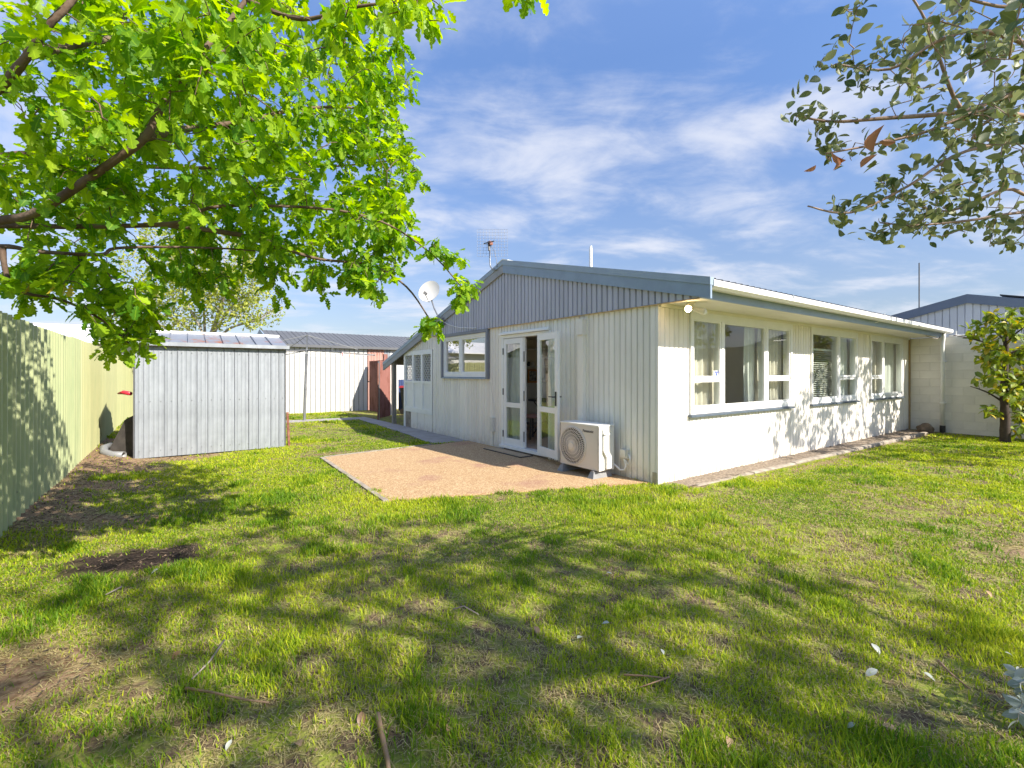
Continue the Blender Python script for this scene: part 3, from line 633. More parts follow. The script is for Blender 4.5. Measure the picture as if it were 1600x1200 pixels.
mb = MB(); mb.box(1.2, 10.1, 8.02, 8.12, -.1, 2.1); mb.box(1.2, 1.3, 6.43, 8.02, -.1, 2.1); mb.build('rear_wall', 'cladding', H)
# interior shell
mb = MB(); mb.box(.11, 10.0, .11, 8.0, .02, .095); mb.build('floor', 'carpet', H)
mb = MB(); mb.box(.0, 10.1, .0, 8.1, 2.335, 2.36); mb.build('ceiling', 'interior', H)
mb = MB(); mb.box(.1, 4.0, 6.2, 6.28, .095, 2.335); mb.build('inner_wall', 'interior', H)
mb = MB(); mb.box(4.0, 4.08, .101, 8.0, .095, 2.335); mb.build('inner_wall', 'interior', H)
mb = MB(); mb.box(7.0, 7.08, .101, 8.0, .095, 2.335); mb.build('inner_wall', 'interior', H)
mb = MB(); mb.box(4.081, 9.98, 3.6, 3.68, .095, 2.335); mb.build('inner_wall', 'interior', H)
mb = MB(); mb.box(10.0, 10.095, .0, 8.0, -.1, 2.335); mb.build('inner_wall', 'interior', H)
for z, l in ((2.06, 'upper'), (1.59, 'lower')):
    mb = MB(); mb.box(.9, 3.9, 5.96, 6.198, z, z + .025); mb.build('shelf', 'white', H)
mb = MB(); mb.box(.9, 3.9, 5.92, 6.198, 1.14, 1.17); mb.build('shelf', 'white', H)
mb = MB(); mb.box(.9, 3.9, 6.185, 6.198, .1, 1.138); mb.build('wall_panel', 'white', H)

# things indoors, seen through the open door and the big window
p = thing('picture_frame', 'small orange wooden picture frame on the shelf inside the open door', 'picture frame', 2.70, 6.0, 1.17)
mb = MB(); mb.box(-.16, -.12, 0, .02, 0, .36); mb.box(.12, .16, 0, .02, 0, .36); mb.box(-.12, .12, 0, .02, 0, .05); mb.box(-.12, .12, 0, .02, .31, .36); mb.build('frame', 'orange', p)
mb = MB(); mb.box(-.12, .12, .012, .018, .05, .31); mb.build('print', 'picture', p)
for du, z, mt, nm, lb in ((2.60, 1.616, 'darkgrey', 'jar', 'small dark jar on the middle shelf inside'), (2.74, 1.616, 'white', 'cup', 'small white cup on the middle shelf inside'), (3.05, 1.17, 'lilac', 'bowl', 'small purple bowl on the lowest shelf inside')):
    mb = MB(); mb.lathe([(.03, 0), (.045, .03), (.045, .09), (.035, .11), (.034, .115)], 14); o = mb.build(nm, mt); set_at(o, du, 6.05, z); tag(o, lb, nm)
st = thing('stool', 'bar stool with pink padded seat and dark legs inside the doorway', 'stool', .87, 3.72, .095)
mb = MB(); mb.lathe([(.15, .43), (.17, .45), (.17, .48), (.14, .495)], 20); mb.build('seat', 'pink', st, True)
for sx in (-1, 1):
    for sy in (-1, 1):
        mb = MB(); mb.bar((sx * .15, sy * .15, 0), (sx * .12, sy * .12, .43), .028); mb.build('leg', 'darkgrey', st)
for z in (.20, .32):
    mb = MB()
    for sx in (-1, 1): mb.bar((sx * .135, -.135, z), (sx * .135, .135, z), .014); mb.bar((-.135, sx * .135, z), (.135, sx * .135, z), .014)
    mb.build('rail', 'darkgrey', st)
tb = thing('bistro_table', 'round table with curved black metal legs inside the doorway', 'table', 1.42, 3.95, .095)
mb = MB(); mb.lathe([(.36, .74), (.37, .75), (.37, .77), (.36, .775)], 28); mb.build('tabletop', 'darkgrey', tb)
for k in range(3):
    a = k * 2.094 + .4; mb = MB(); mb.tube([(math.cos(a) * r_, math.sin(a) * r_, z) for r_, z in ((.28, 0), (.16, .15), (.08, .35), (.12, .55), (.25, .74))], .013, 7); mb.build('leg', 'black', tb, True)
mb = MB(); mb.box(3.2, 3.7, 6.175, 6.198, 1.2, 1.85); o = mb.build('wall_art', 'lilac'); set_at(o, 0, 0); tag(o, 'lilac print on the inside wall seen through the big window', 'picture')
o.location = W(0.05, -.002)
ch = thing('dining_chair', 'dark dining chair seen through the middle pane of the big window', 'chair', 2.75, 1.4, .095)
for sx in (-1, 1):
    for sy in (-1, 1):
        mb = MB(); mb.bar((sx * .19, sy * .19, 0), (sx * .19, sy * .19, .93 if sy > 0 else .44), .035); mb.build('leg', 'darkgrey', ch)
mb = MB(); mb.box(-.21, .21, -.21, .21, .44, .48); mb.build('seat', 'darkgrey', ch)
for z in (.62, .76, .89):
    mb = MB(); mb.box(-.19, .19, .175, .2, z, z + .05); mb.build('slat', 'darkgrey', ch)
def curtain(u0, u1, v, m, label, z0=.5, z1=2.2, n=7, sway=.0):
    mb = MB(); amp = .035; ph = random.uniform(0, 6)
    for side in (0, .003):
        mb.grid(lambda a, b: (a * (u1 - u0) + sway * (1 - b) * (a - .5) + .012 * math.sin(7 * b + 9 * a), amp * (.6 + .4 * (1 - b)) * math.sin(a * n * 6.283 + ph + .4 * math.sin(3 * b)) + .012 * math.sin(a * 31 + ph) + side, z0 + b * (z1 - z0)), n * 10, 8)
    o = mb.build('curtain', m, None, True); set_at(o, u0, v); return tag(o, label, 'curtain')
curtain(.92, 1.80, .17, 'curtain', 'oatmeal curtain hanging in left light of the largest window')
curtain(2.55, 2.80, .2, 'curtainwhite', 'narrow white curtain edge in middle light of the largest window', n=3)
curtain(2.80, 3.10, .17, 'curtain', 'oatmeal curtain beside the white one in the largest window', n=3)
curtain(3.16, 3.80, .17, 'curtain', 'oatmeal curtain hanging in right light of the largest window', n=5)
curtain(6.2, 6.62, .17, 'curtainwhite', 'white curtain in the right light of the middle window', n=4, sway=.3)
curtain(7.95, 8.45, .17, 'curtain', 'beige curtain in the left light of the farthest window', n=3)
curtain(8.9, 9.85, .17, 'curtainwhite', 'white curtain across the right light of the farthest window', n=8, sway=.4)
bl = thing('window_blind', 'grey slatted blind behind glass in the middle window', 'blind', 4.84, .14, .9)
for k in range(24):
    mb = MB(); mb.hexa([(0, -.018, k * .04), (1.0, -.018, k * .04), (1.0, .018, k * .04 + .02), (0, .018, k * .04 + .02), (0, -.018, k * .04 + .003), (1.0, -.018, k * .04 + .003), (1.0, .018, k * .04 + .023), (0, .018, k * .04 + .023)])
    mb.build('slat', 'hpside', bl)
mb = MB(); mb.box(0, 1.0, -.02, .02, .96, 1.0); mb.build('headrail', 'white', bl)
cu = curtain(2.20, 2.34, .16, 'curtainwhite', 'white curtain just inside the glazed door', z0=.12, z1=2.15, n=3); cu.location = W(.16, 3.12); cu.rotation_euler = (0, 0, ANG + math.radians(90)); cu.scale = (3.2, 1, 1)

# ------------------------------------------------------------------ on and at the house
hp = thing('heat_pump', 'cream heat pump outdoor unit on low feet against the end wall', 'heat pump', -.27, 1.0, 0)
X0 = -.165; X1 = .135; Y0 = -.385; Y1 = .385
mb = MB(); mb.box(X0 + .055, X1, Y0 + .002, Y1 - .002, .115, .70); mb.build('casing', 'hpside', hp)
def hp_front():
    """front plate in the y-z plane with a round fan opening"""
    mb = MB(); cy, cz, R = .118, .40, .262; n = 48; x = X0; t = .02
    ring = [(cy + R * math.cos(2 * math.pi * i / n), cz + R * math.sin(2 * math.pi * i / n)) for i in range(n)]
    def outer(i):
        a = 2 * math.pi * i / n; dx, dz = math.cos(a), math.sin(a); s = 1e9
        for lim, d, c in ((Y1, dx, cy), (Y0, dx, cy)):
            if abs(d) > 1e-6 and (lim - c) / d > 0: s = min(s, (lim - c) / d)
        for lim in (.115, .705):
            if abs(dz) > 1e-6 and (lim - cz) / dz > 0: s = min(s, (lim - cz) / dz)
        return (cy + dx * s, cz + dz * s)
    for i in range(n):
        j = (i + 1) % n; a, b = ring[i], ring[j]; c, d = outer(j), outer(i)
        mb.quad((x, a[0], a[1]), (x, b[0], b[1]), (x, c[0], c[1]), (x, d[0], d[1]))
        mb.quad((x, a[0], a[1]), (x + .05, a[0], a[1]), (x + .05, b[0], b[1]), (x, b[0], b[1]))
    for (ya, za) in ((Y0, .115), (Y1, .115), (Y0, .705), (Y1, .705)): pass
    for i in range(n):                                   # fill the corners between radial spokes
        j = (i + 1) % n; c, d = outer(i), outer(j)
        if abs(c[0] - d[0]) > 1e-5 and abs(c[1] - d[1]) > 1e-5:
            k = (d[0] if abs(d[0]) > .38 else c[0], c[1] if abs(d[0]) > .38 else d[1])
            k = (Y1 if cy < max(c[0], d[0]) and max(c[0], d[0]) > .37 else Y0, .705 if max(c[1], d[1]) > .70 else .115)
            i0 = len(mb.v); mb.v += [(x, c[0], c[1]), (x, d[0], d[1]), (x, k[0], k[1])]; mb.f.append((i0, i0 + 1, i0 + 2))
    mb.box(x, x + .02, Y0 - .001, Y0 + .02, .115, .705); mb.box(x, x + .02, Y1 - .02, Y1 + .001, .115, .705)
    return mb.build('front_panel', 'hpfront', hp), cy, cz, R
fp, cy, cz, R = hp_front()
mb = MB(); mb.box(X0 - .004, X1 + .008, Y0 - .004, Y1 + .004, .703, .722); mb.build('lid', 'whitemetal', hp)
mb = MB(); mb.box(X0 + .048, X0 + .054, cy - R, min(cy + R, Y1 - .004), cz - R, cz + R); mb.build('fan_well', 'dark', hp)
mb = MB()
for k in range(5):
    a0 = k * 2 * math.pi / 5
    for s in range(6):
        r0, r1 = .04 + s * .033, .04 + (s + 1) * .033; aa, ab = a0 + .5 * s / 6, a0 + .5 * (s + 1) / 6
        q = lambda r_, a_, x_: (x_, cy + r_ * math.cos(a_), cz + r_ * math.sin(a_))
        mb.quad(q(r0, aa, X0 + .044), q(r1, ab, X0 + .044), q(r1, ab + .75, X0 + .034), q(r0, aa + .75, X0 + .034))
mb.build('fan', 'darkgrey', hp)
mb = MB()
for rr in (.075, .12, .165, .21, .25): mb.tube([(X0 - .012 - (.262 - rr) * .03, cy + rr * math.cos(t), cz + rr * math.sin(t)) for t in np.linspace(0, 2 * math.pi, 41)], .0042, 5, False)
for k in range(44):
    a0 = k * 2 * math.pi / 44; mb.tube([(X0 - .013 - (.262 - rr) * .03, cy + rr * math.cos(a0 + (rr - .04) * 3.0), cz + rr * math.sin(a0 + (rr - .04) * 3.0)) for rr in (.045, .1, .16, .22, .262)], .0042, 4, False)
mb.tube([(X0 - .006, cy + .264 * math.cos(t), cz + .264 * math.sin(t)) for t in np.linspace(0, 2 * math.pi, 41)], .008, 6, False)
stuff(mb.build('fan_guard', 'hpfront', hp))
mb = MB(); mb.lathe([(.045, -.012), (.045, .0), (.04, .006), (.01, .008)], 18, (X0 - .022, cy, cz), 'x'); mb.build('fan_hub', 'hpfront', hp)
# side cover on the near end
mb = MB(); ys = Y0 - .004
mb.box(X0, X0 + .055, ys - .004, Y0 + .01, .115, .703); mb.build('corner_cover', 'whitemetal', hp)
mb = MB(); mb.box(X0 + .065, X0 + .155, ys - .028, Y0 - .003, .385, .585); mb.hexa([(X0 + .065, ys - .03, .385), (X0 + .065, Y0 - .003, .385), (X0 + .155, Y0 - .003, .385), (X0 + .155, ys - .03, .385), (X0 + .065, ys - .03, .3851), (X0 + .065, Y0 - .003, .3851), (X0 + .155, Y0 - .003, .3851), (X0 + .155, ys - .03, .3851)])
mb.hexa([(X0 + .125, ys - .03, .14), (X0 + .215, ys - .03, .14), (X0 + .215, Y0 - .003, .14), (X0 + .125, Y0 - .003, .14), (X0 + .125, ys - .03, .29), (X0 + .215, ys - .03, .30), (X0 + .215, Y0 - .003, .30), (X0 + .125, Y0 - .003, .29)])
mb.hexa([(X0 + .125, ys - .03, .29), (X0 + .215, ys - .03, .30), (X0 + .215, Y0 - .003, .30), (X0 + .125, Y0 - .003, .29), (X0 + .065, ys - .03, .384), (X0 + .155, ys - .03, .384), (X0 + .155, Y0 - .003, .384), (X0 + .065, Y0 - .003, .384)])
mb.build('valve_cover', 'whitemetal', hp)
mb = MB(); mb.hexa([(X0 + .065, ys - .04, .60), (X0 + .175, ys - .04, .60), (X0 + .155, Y0 - .003, .60), (X0 + .065, Y0 - .003, .60), (X0 + .065, ys - .006, .675), (X0 + .14, ys - .006, .675), (X0 + .14, Y0 - .003, .675), (X0 + .065, Y0 - .003, .675)]); mb.build('grip', 'whitemetal', hp)
for y in (-.30, .31):
    mb = MB(); mb.hexa([(-.24, y - .055, 0.012), (.13, y - .055, 0.012), (.13, y + .055, 0.012), (-.24, y + .055, 0.012), (-.20, y - .03, .10), (.12, y - .03, .10), (.12, y + .03, .10), (-.20, y + .03, .10)]); mb.box(-.20, .12, y - .02, y + .02, .10, .114); mb.build('foot', 'pvc', hp)
cu_ = bpy.data.curves.new('brand', 'FONT'); cu_.body = 'Panasonic'; cu_.size = .052; cu_.extrude = .001; cu_.offset = .0016
to = bpy.data.objects.new('brand_tmp', cu_); tm = bpy.data.meshes.new_from_object(to); bpy.data.objects.remove(to); tm.name = 'lettering'; tm.materials.clear(); tm.materials.append(M['darkgrey'])
lt = put('lettering', tm, hp, (X0 - .0015, -.085, .615), (math.radians(90), 0, math.radians(-90)))
tb_ = thing('pipe_duct', 'cream vertical pipe duct running down wall behind heat pump', 'duct', 0, 1.33)
mb = MB(); mb.box(-.085, -.017, -.055, .055, .5, 2.0); mb.build('duct_channel', 'cladding', tb_)
mb = MB(); mb.box(-.105, -.017, -.07, .07, 2.0, 2.235); mb.build('duct_cap', 'cladding', tb_)
ib = thing('isolator_switch', 'small cream isolator switch box on the wall beside the heat pump', 'switch box', 0, .50, .27)
mb = MB(); mb.box(-.075, -.017, -.06, .06, 0, .12); mb.build('switch_body', 'hpside', ib); mb = MB(); mb.box(-.10, -.076, -.045, .045, .03, .115); mb.build('switch_cover', 'hpside', ib)
o = MB().tube([(-.05, .52, .27), (-.06, .47, .18), (-.06, .50, .11), (-.07, .56, .10), (-.10, .61, .15), (-.12, .64, .18)], .013, 8).build('conduit', 'white', None, True); set_at(o, 0, 0); tag(o, 'looping white conduit from isolator switch to heat pump', 'conduit')
o = MB().tube([(-.06, .49, .26), (-.07, .42, .2), (-.06, .40, .27), (-.05, .43, .33)], .010, 8).build('conduit', 'white', None, True); set_at(o, 0, 0); tag(o, 'short white conduit curling beside the isolator switch', 'conduit')
jb = thing('junction_box', 'small grey junction box low on the wall left of the doors', 'junction box', 0, 3.79, .30)
mb = MB(); mb.box(-.07, -.017, -.06, .06, 0, .27); mb.build('box_body', 'hpside', jb); mb = MB(); mb.tube([(-.03, 0, 0), (-.03, 0, -.28)], .012, 8); mb.build('conduit', 'hpside', jb)
mb = MB(); mb.tube([(-.022, -.02, .27), (-.022, -.03, .45), (-.022, .05, .75), (-.022, .09, .95)], .005, 6); mb.build('cable', 'hpside', jb)
sp = thing('spotlight', 'twin cream spotlight under the soffit corner, one lamp lit', 'spotlight', .26, -.30, WT)
mb = MB(); mb.lathe([(.05, -.03), (.05, -.001)], 16); mb.tube([(0, 0, -.03), (0, 0, -.07)], .018, 8); mb.build('mount', 'soffit', sp)
for sx, lit in ((-1, True), (1, False)):
    a = Vector((sx * .03, 0, -.07)); b = Vector((-.13, -.05, -.095)) if lit else Vector((.13, -.10, -.115)); d = (b - a).normalized()
    mb = MB(); mb.tube([a, a + d * .03, b - d * .03, b], [.02, .03, .042, .045], 14); lh = mb.build('lamp_head', 'soffit', sp, True)
    mb = MB(); mb.tube([b - d * .01, b + d * .012, b + d * .03, b + d * .038], [.038, .038, .026, .008], 14); mb.build('bulb', 'bulb' if lit else 'white', lh, True)
mt = thing('doormat', 'beige coir doormat with black edge before the glazed doors', 'doormat', -.20, 3.02, .013)
mb = MB(); mb.box(-.125, .10, -.52, .58, .001, .014); mb.build('pile', 'mat', mt)
mb = MB(); mb.box(-.15, -.126, -.545, .605, 0, .012); mb.box(.101, .125, -.545, .605, 0, .012); mb.box(-.125, .10, -.545, -.521, 0, .012); mb.box(-.125, .10, .581, .605, 0, .012); mb.build('border', 'black', mt)
# vent pipe, satellite dish, aerial
o = MB().tube([(0, 0, 0), (0, 0, .46), (0, 0, .462), (0, 0, .50)], [.03, .03, .022, .022], 12).build('vent_pipe', 'white'); set_at(o, 1.02, 2.2, zr(2.2) - .02); tag(o, 'thin white vent pipe standing on the house roof', 'vent pipe')
ds = thing('satellite_dish', 'white satellite dish on a bent arm at the left roof edge', 'satellite dish', -.09, 5.76, 2.62)
tgt = Vector((0.0, .66, .74)); mb = MB(); mb.tube([(0, 0, 0), (-.02, .18, .1), (-.02, .40, .33), (0, .56, .52), (0.02, .64, .66)], .018, 10); mb.build('arm', 'steel', ds, True)
mb = MB(); mb.box(-.06, .06, -.05, .05, -.10, .06); mb.build('mount_plate', 'steel', ds)
nd = Vector((-.72, -.48, .30)).normalized(); ax = nd.orthogonal().normalized(); ay = nd.cross(ax)
mb = MB()
for off in (0, -.008):
    mb.grid(lambda a, b: tgt + ax * (a * .275 * math.cos(6.2832 * b)) + ay * (a * .275 * math.sin(6.2832 * b)) + nd * (a * a * .05 + off), 6, 36)
mb.build('reflector', 'hpside', ds, True)
foc = tgt + nd * .26 + Vector((0, 0, -.13)); mb = MB(); mb.tube([tgt + Vector((0, 0, -.26)) + nd * .04, foc + Vector((0, 0, -.02))], .010, 8); mb.build('feed_arm', 'steel', ds)
mb = MB(); mb.tube([foc, foc - nd * .08], [.028, .034], 12); mb.box(foc.x - .02, foc.x + .02, foc.y - .02, foc.y + .02, foc.z - .05, foc.z - .002); mb.build('receiver', 'darkgrey', ds)
o = MB().tube([(-.10, 5.70, 2.58), (-.08, 5.4, 2.48), (-.075, 5.0, 2.40), (-.07, 4.6, 2.36), (-.066, 4.35, 2.345)], .007, 6).build('cable', 'white', None, True); set_at(o, 0, 0); tag(o, 'thin white cable drooping across gable boards from the satellite dish', 'cable')
an = thing('television_aerial', 'television aerial with square wire grid on a bent mast at ridge', 'aerial', -.10, 3.62, 3.34)
mb = MB(); mb.tube([(.02, -.10, .03), (-.02, .03, .05), (-.03, .10, .12), (-.03, .12, .22), (-.03, .12, .58)], .013, 8); mb.build('mast', 'steel', an, True)
gx = Vector((.82, -.57, 0)).normalized(); gc = Vector((.02, .11, .58)); mb = MB()
for i in range(11):
    q = -.29 + .058 * i; mb.tube([gc + gx * q + Vector((0, 0, -.26)), gc + gx * q + Vector((0, 0, .26))], .0022, 4); 
    if i < 10: mb.tube([gc + gx * -.29 + Vector((0, 0, -.26 + .058 * i)), gc + gx * .29 + Vector((0, 0, -.26 + .058 * i))], .0022, 4)
mb.build('reflector_grid', 'steel', an)
mb = MB(); mb.box(-.07, -.0, .06, .14, .53, .60); mb.build('junction', 'rustypost', an)
mb = MB(); mb.bar((-.10, .22, .575), (-.05, -.06, .565), .018); mb.bar((-.06, .10, .42), (-.06, .12, .56), .03); mb.build('dipole', 'darkgrey', an)
mb = MB(); mb.tube([(-.03, .10, .55), (0, 0, .38), (.0, -.06, .22), (0, -.08, .08)], .005, 6); mb.build('cable', 'darkgrey', an)

# ------------------------------------------------------------------ block wall and neighbouring unit on the right
bw = thing('block_wall', 'cream painted concrete block wall at the far end of the house', 'wall', 10.1, 0)
mb = MB(); mb.box(.0035, .18, -7.5, .0, -.1, 2.298); mb.build('core', 'mortar', bw)
bm_ = MB(); bm_.hexa([(.004, 0, 0), (.004, -.39, 0), (.004, -.39, .19), (.004, 0, .19), (0, -.004, .004), (0, -.386, .004), (0, -.386, .186), (0, -.004, .186)]); bme = bm_.mesh('block', 'block')
half = MB(); half.hexa([(.004, 0, 0), (.004, -.19, 0), (.004, -.19, .19), (.004, 0, .19), (0, -.004, .004), (0, -.186, .004), (0, -.186, .186), (0, -.004, .186)]); hme = half.mesh('block', 'block')
rb = random.Random(8)
for c in range(12):
    y = -.03
    if c % 2: put('block', hme, bw, (rb.uniform(-.002, .001), y, -.1 + c * .2)); y -= .2
    while y > -3.6: put('block', bme, bw, (rb.uniform(-.002, .001), y, -.1 + c * .2)); y -= .4
nh = thing('neighbouring_house', 'neighbouring unit with pale boarded gable and slate blue roof edge', 'house', 11.9, -.78)
def zn(v): return 3.47 - .25 * abs(v)
mb = MB(); mb.v = [(.03, -5.5, -.1), (.03, 3.6, -.1), (.03, 3.6, zn(3.6) - .1), (.03, 0, 3.37), (.03, -5.5, zn(5.5) - .1)]; mb.v += [(8, p[1], p[2]) for p in mb.v]
mb.f = [(0, 4, 3, 2, 1), (5, 6, 7, 8, 9)] + [(i, (i + 1) % 5, (i + 1) % 5 + 5, i + 5) for i in range(5)]; mb.build('wall', 'neighboard', nh)
y = -4.6
while y < 3.5:
    t0, t1 = zn(y) - .12, zn(y + .15) - .12; mb = MB()
    mb.hexa([(.028, y, 1.9), (.028, y + .15, 1.9), (.028, y + .15, t1), (.028, y, t0), (0, y + .012, 1.9), (0, y + .138, 1.9), (0, y + .138, t1), (0, y + .012, t0)][::-1]); mb.build('board', 'neighboard', nh); y += .15
for sg in (1, -1):
    e = 4.0 if sg > 0 else 5.9; mb = MB()
    mb.hexa([(-.06, 0, 3.27), (-.02, 0, 3.27), (-.02, sg * e, zn(e) - .2), (-.06, sg * e, zn(e) - .2), (-.06, 0, 3.5), (-.02, 0, 3.5), (-.02, sg * e, zn(e) + .03), (-.06, sg * e, zn(e) + .03)]); mb.build('barge_board', 'neightrim', nh)
    mb = MB(); mb.hexa([(-.05, 0, 3.46), (8.2, 0, 3.46), (8.2, sg * e, zn(e) - .01), (-.05, sg * e, zn(e) - .01), (-.05, 0, 3.505), (8.2, 0, 3.505), (8.2, sg * e, zn(e) + .035), (-.05, sg * e, zn(e) + .035)]); mb.build('roof', 'neightrim', nh)
mb = MB(); mb.hexa([(.3, -.55, zn(.55) + .09), (1.9, -.55, zn(.55) + .09), (1.9, -2.2, zn(2.2) + .09), (.3, -2.2, zn(2.2) + .09), (.3, -.55, zn(.55) + .125), (1.9, -.55, zn(.55) + .125), (1.9, -2.2, zn(2.2) + .125), (.3, -2.2, zn(2.2) + .125)]); mb.build('solar_panel', 'black', nh)
o = MB().tube([(0, 0, 0), (0, 0, 1.45)], .016, 8).build('aerial_mast', 'darkgrey'); set_at(o, 12.9, .44, 3.25); tag(o, 'thin dark aerial mast rising behind roof end at right', 'mast')
pf = thing('pipe_fitting', 'white pipe running along the top of the block wall', 'pipe', 10.2, -.75, 2.30)
mb = MB(); mb.tube([(0, 0, .03), (.02, -.5, .04), (.03, -.75, .12), (.03, -2.6, .14)], .022, 8); mb.build('pipe_run', 'white', pf, True)
mb = MB(); mb.tube([(-.03, -.14, -.02), (-.03, -.14, .14)], .012, 8); mb.build('pipe_end', 'white', pf)
def rock(name, sx, sy, sz, m, seed, n=12):
    mb = MB(); r = random.Random(seed); off = [r.uniform(0, 6) for _ in range(6)]
    def fn(a, b):
        t, p_ = b * math.pi, a * 2 * math.pi; d = Vector((math.sin(t) * math.cos(p_), math.sin(t) * math.sin(p_), math.cos(t)))
        k = 1 + .14 * math.sin(3 * d.x + off[0]) * math.cos(4 * d.y + off[1]) + .09 * math.sin(7 * d.z + off[2] + 5 * d.x)
        return (d.x * sx * k, d.y * sy * k, max(d.z, -.4) * sz * k)
    mb.grid(fn, 2 * n, n); return mb.build(name, m, None, True)
o = rock('rock', .20, .15, .15, 'rockm', 2); set_at(o, 9.75, -.42, .06); tag(o, 'rough brown rock at the foot of the downpipe', 'rock')

# ------------------------------------------------------------------ left side: fence, shed, junk beside it
fu = -6.2
fn = thing('corrugated_fence', 'long pale green corrugated iron fence along the left side', 'fence', fu, -4.0)
fsh = sheet(.785, 2.02, .152, .0, 14, -.1, fn=lambda x: rib(x, .152, .032, .024, .012)).mesh('fence_sheet', 'fence', True)
fsh2 = sheet(.785, 2.02, .152, .0, 14, -.1, fn=lambda x: rib(x, .152, .032, .024, .012)).mesh('fence_sheet', mat('sunlit_fence_steel', (0.36, 0.39, 0.205), .5, 0, 1.5, c2=(0.46, 0.45, 0.235), stretch=(1, 1, .4)), True)  # yellower steel for the far sheets, their sunlight put into the colour
rf = random.Random(6)
for i in range(29):
    put('fence_sheet', fsh if i * .76 < 9.6 else fsh2, fn, (rf.uniform(-.004, .004) + (i % 2) * .003, i * .76, rf.uniform(-.012, .015)), (0, rf.uniform(-.004, .004), math.radians(90)))
mb = MB()
for z in (.33, 1.38):
    for k in range(0, 64): mb.lathe([(.007, 0), (.005, .005)], 6, (0.011, k * .228 + .0, z), 'x')
stuff(mb.build('screws', 'pvc', fn))
for z in (.33, 1.38):
    mb = MB(); mb.box(-.075, -.025, 0, 22.0, z - .04, z + .04); mb.build('rail', 'greywood', fn)
for i in range(10):
    mb = MB(); mb.box(-.17, -.076, i * 2.3 + .1, i * 2.3 + .2, -.1, 1.8); mb.build('post', 'greywood', fn)
sh = thing('garden_shed', 'small galvanised iron garden shed with rust spotted roof', 'shed', -5.56, 6.2, 0, rz=math.radians(-.5))
SW = 2.27; SD = 1.9; r = random.Random(12)
seams = [0, .115, .40, .58, .86, 1.02, 1.27, 1.43, 1.66, 1.82, 2.03, 2.17, SW]
def shed_fn(w, seed):
    rr = random.Random(seed); k = [rr.uniform(.0, 6)]
    return lambda x: -.004 * abs(math.sin(x * 48 + k[0])) ** 6 - (.010 * max(0, 1 - x / .012)) + .008 * max(0, 1 - (w - x) / .01)
for i, (a, b) in enumerate(zip(seams[:-1], seams[1:])):
    w = b - a; mbx = sheet(w + .004, 1.90, fn=shed_fn(w, i), per=8, pitch=.05); o = mbx.build('wall_sheet', 'galv', sh, False, (a, r.uniform(-.002, .002), 0))
for y0, x0 in ((0, SW), (0, 0)):
    mb = MB(); mb.box(x0 - .006, x0 + .006, .004, SD, -.05, 1.90); mb.build('side_wall', 'galv', sh)
mb = MB(); mb.box(0, SW, SD - .006, SD, -.05, 2.0); mb.build('back_wall', 'galv', sh)
for x0 in (0, SW): 
    mb = MB(); mb.v = [(x0 - .005, 0, 1.9), (x0 - .005, SD, 1.99), (x0 - .005, SD * .55, 2.16), (x0 + .005, 0, 1.9), (x0 + .005, SD, 1.99), (x0 + .005, SD * .55, 2.16)]; mb.f = [(0, 1, 2), (5, 4, 3), (0, 3, 4, 1), (1, 4, 5, 2), (2, 5, 3, 0)]; mb.build('gable_infill', 'galv', sh)
nS = 9; ws = (SW + .12) / nS; zr0, zr1 = 1.925, 2.185; yb = SD * .55
for i in range(nS):
    x0 = -.06 + i * ws; dz = r.uniform(0, .006); mb = MB()
    mb.hexa([(x0 + .003, -.07, zr0 - .01), (x0 + ws - .003, -.07, zr0 - .01), (x0 + ws - .003, yb, zr1 - .01), (x0 + .003, yb, zr1 - .01), (x0 + .003, -.07, zr0 + dz), (x0 + ws - .003, -.07, zr0 + dz), (x0 + ws - .003, yb, zr1 + dz), (x0 + .003, yb, zr1 + dz)])
    mb.hexa([(x0 - .009, -.075, zr0), (x0 + .002, -.075, zr0), (x0 + .002, yb, zr1), (x0 - .009, yb, zr1), (x0 - .009, -.075, zr0 + .03), (x0 + .002, -.075, zr0 + .03), (x0 + .002, yb, zr1 + .03), (x0 - .009, yb, zr1 + .03)])
    mb.build('roof_sheet', 'galvroof', sh)
mb = MB(); mb.hexa([(-.06, yb + .003, zr1 - .01), (SW + .06, yb + .003, zr1 - .01), (SW + .06, SD + .06, 1.98), (-.06, SD + .06, 1.98), (-.06, yb + .003, zr1 + .002), (SW + .06, yb + .003, zr1 + .002), (SW + .06, SD + .06, 1.99), (-.06, SD + .06, 1.99)]); mb.build('rear_roof', 'galvroof', sh)
mb = MB(); mb.tube([(-.06, yb, zr1 + .02), (SW + .06, yb, zr1 + .02)], .03, 8); mb.build('ridge_cap', 'whitemetal', sh)
mb = MB(); mb.box(-.07, SW + .07, -.095, -.078, zr0 - .035, zr0 + .03); mb.build('eave_trim', 'galv', sh)
mb = MB(); mb.box(.0, SW, -.028, -.012, zr0 - .055, zr0 - .03); mb.build('eave_batten', 'greywood', sh)
mb = MB()
for z in (.12, .95, 1.78):
    for x in np.arange(.06, SW, .145): mb.lathe([(.007, 0), (.005, -.006)], 6, (x, -.012, z), 'y')
stuff(mb.build('screws', 'pvc', sh))
for x0 in (-.02, SW + .006): mb = MB(); mb.box(x0, x0 + .012, -.02, .02, -.05, 1.9); mb.build('corner_strip', 'darkgrey', sh)
o = MB().tube([(-5.80, 6.55, 1.08), (-5.72, 6.45, 1.10), (-5.62, 6.35, 1.08)], [.012, .035, .032], 10).build('red_handle', 'redplastic', None, True); set_at(o, 0, 0); tag(o, 'red plastic handle poking out beside left edge of shed', 'handle')
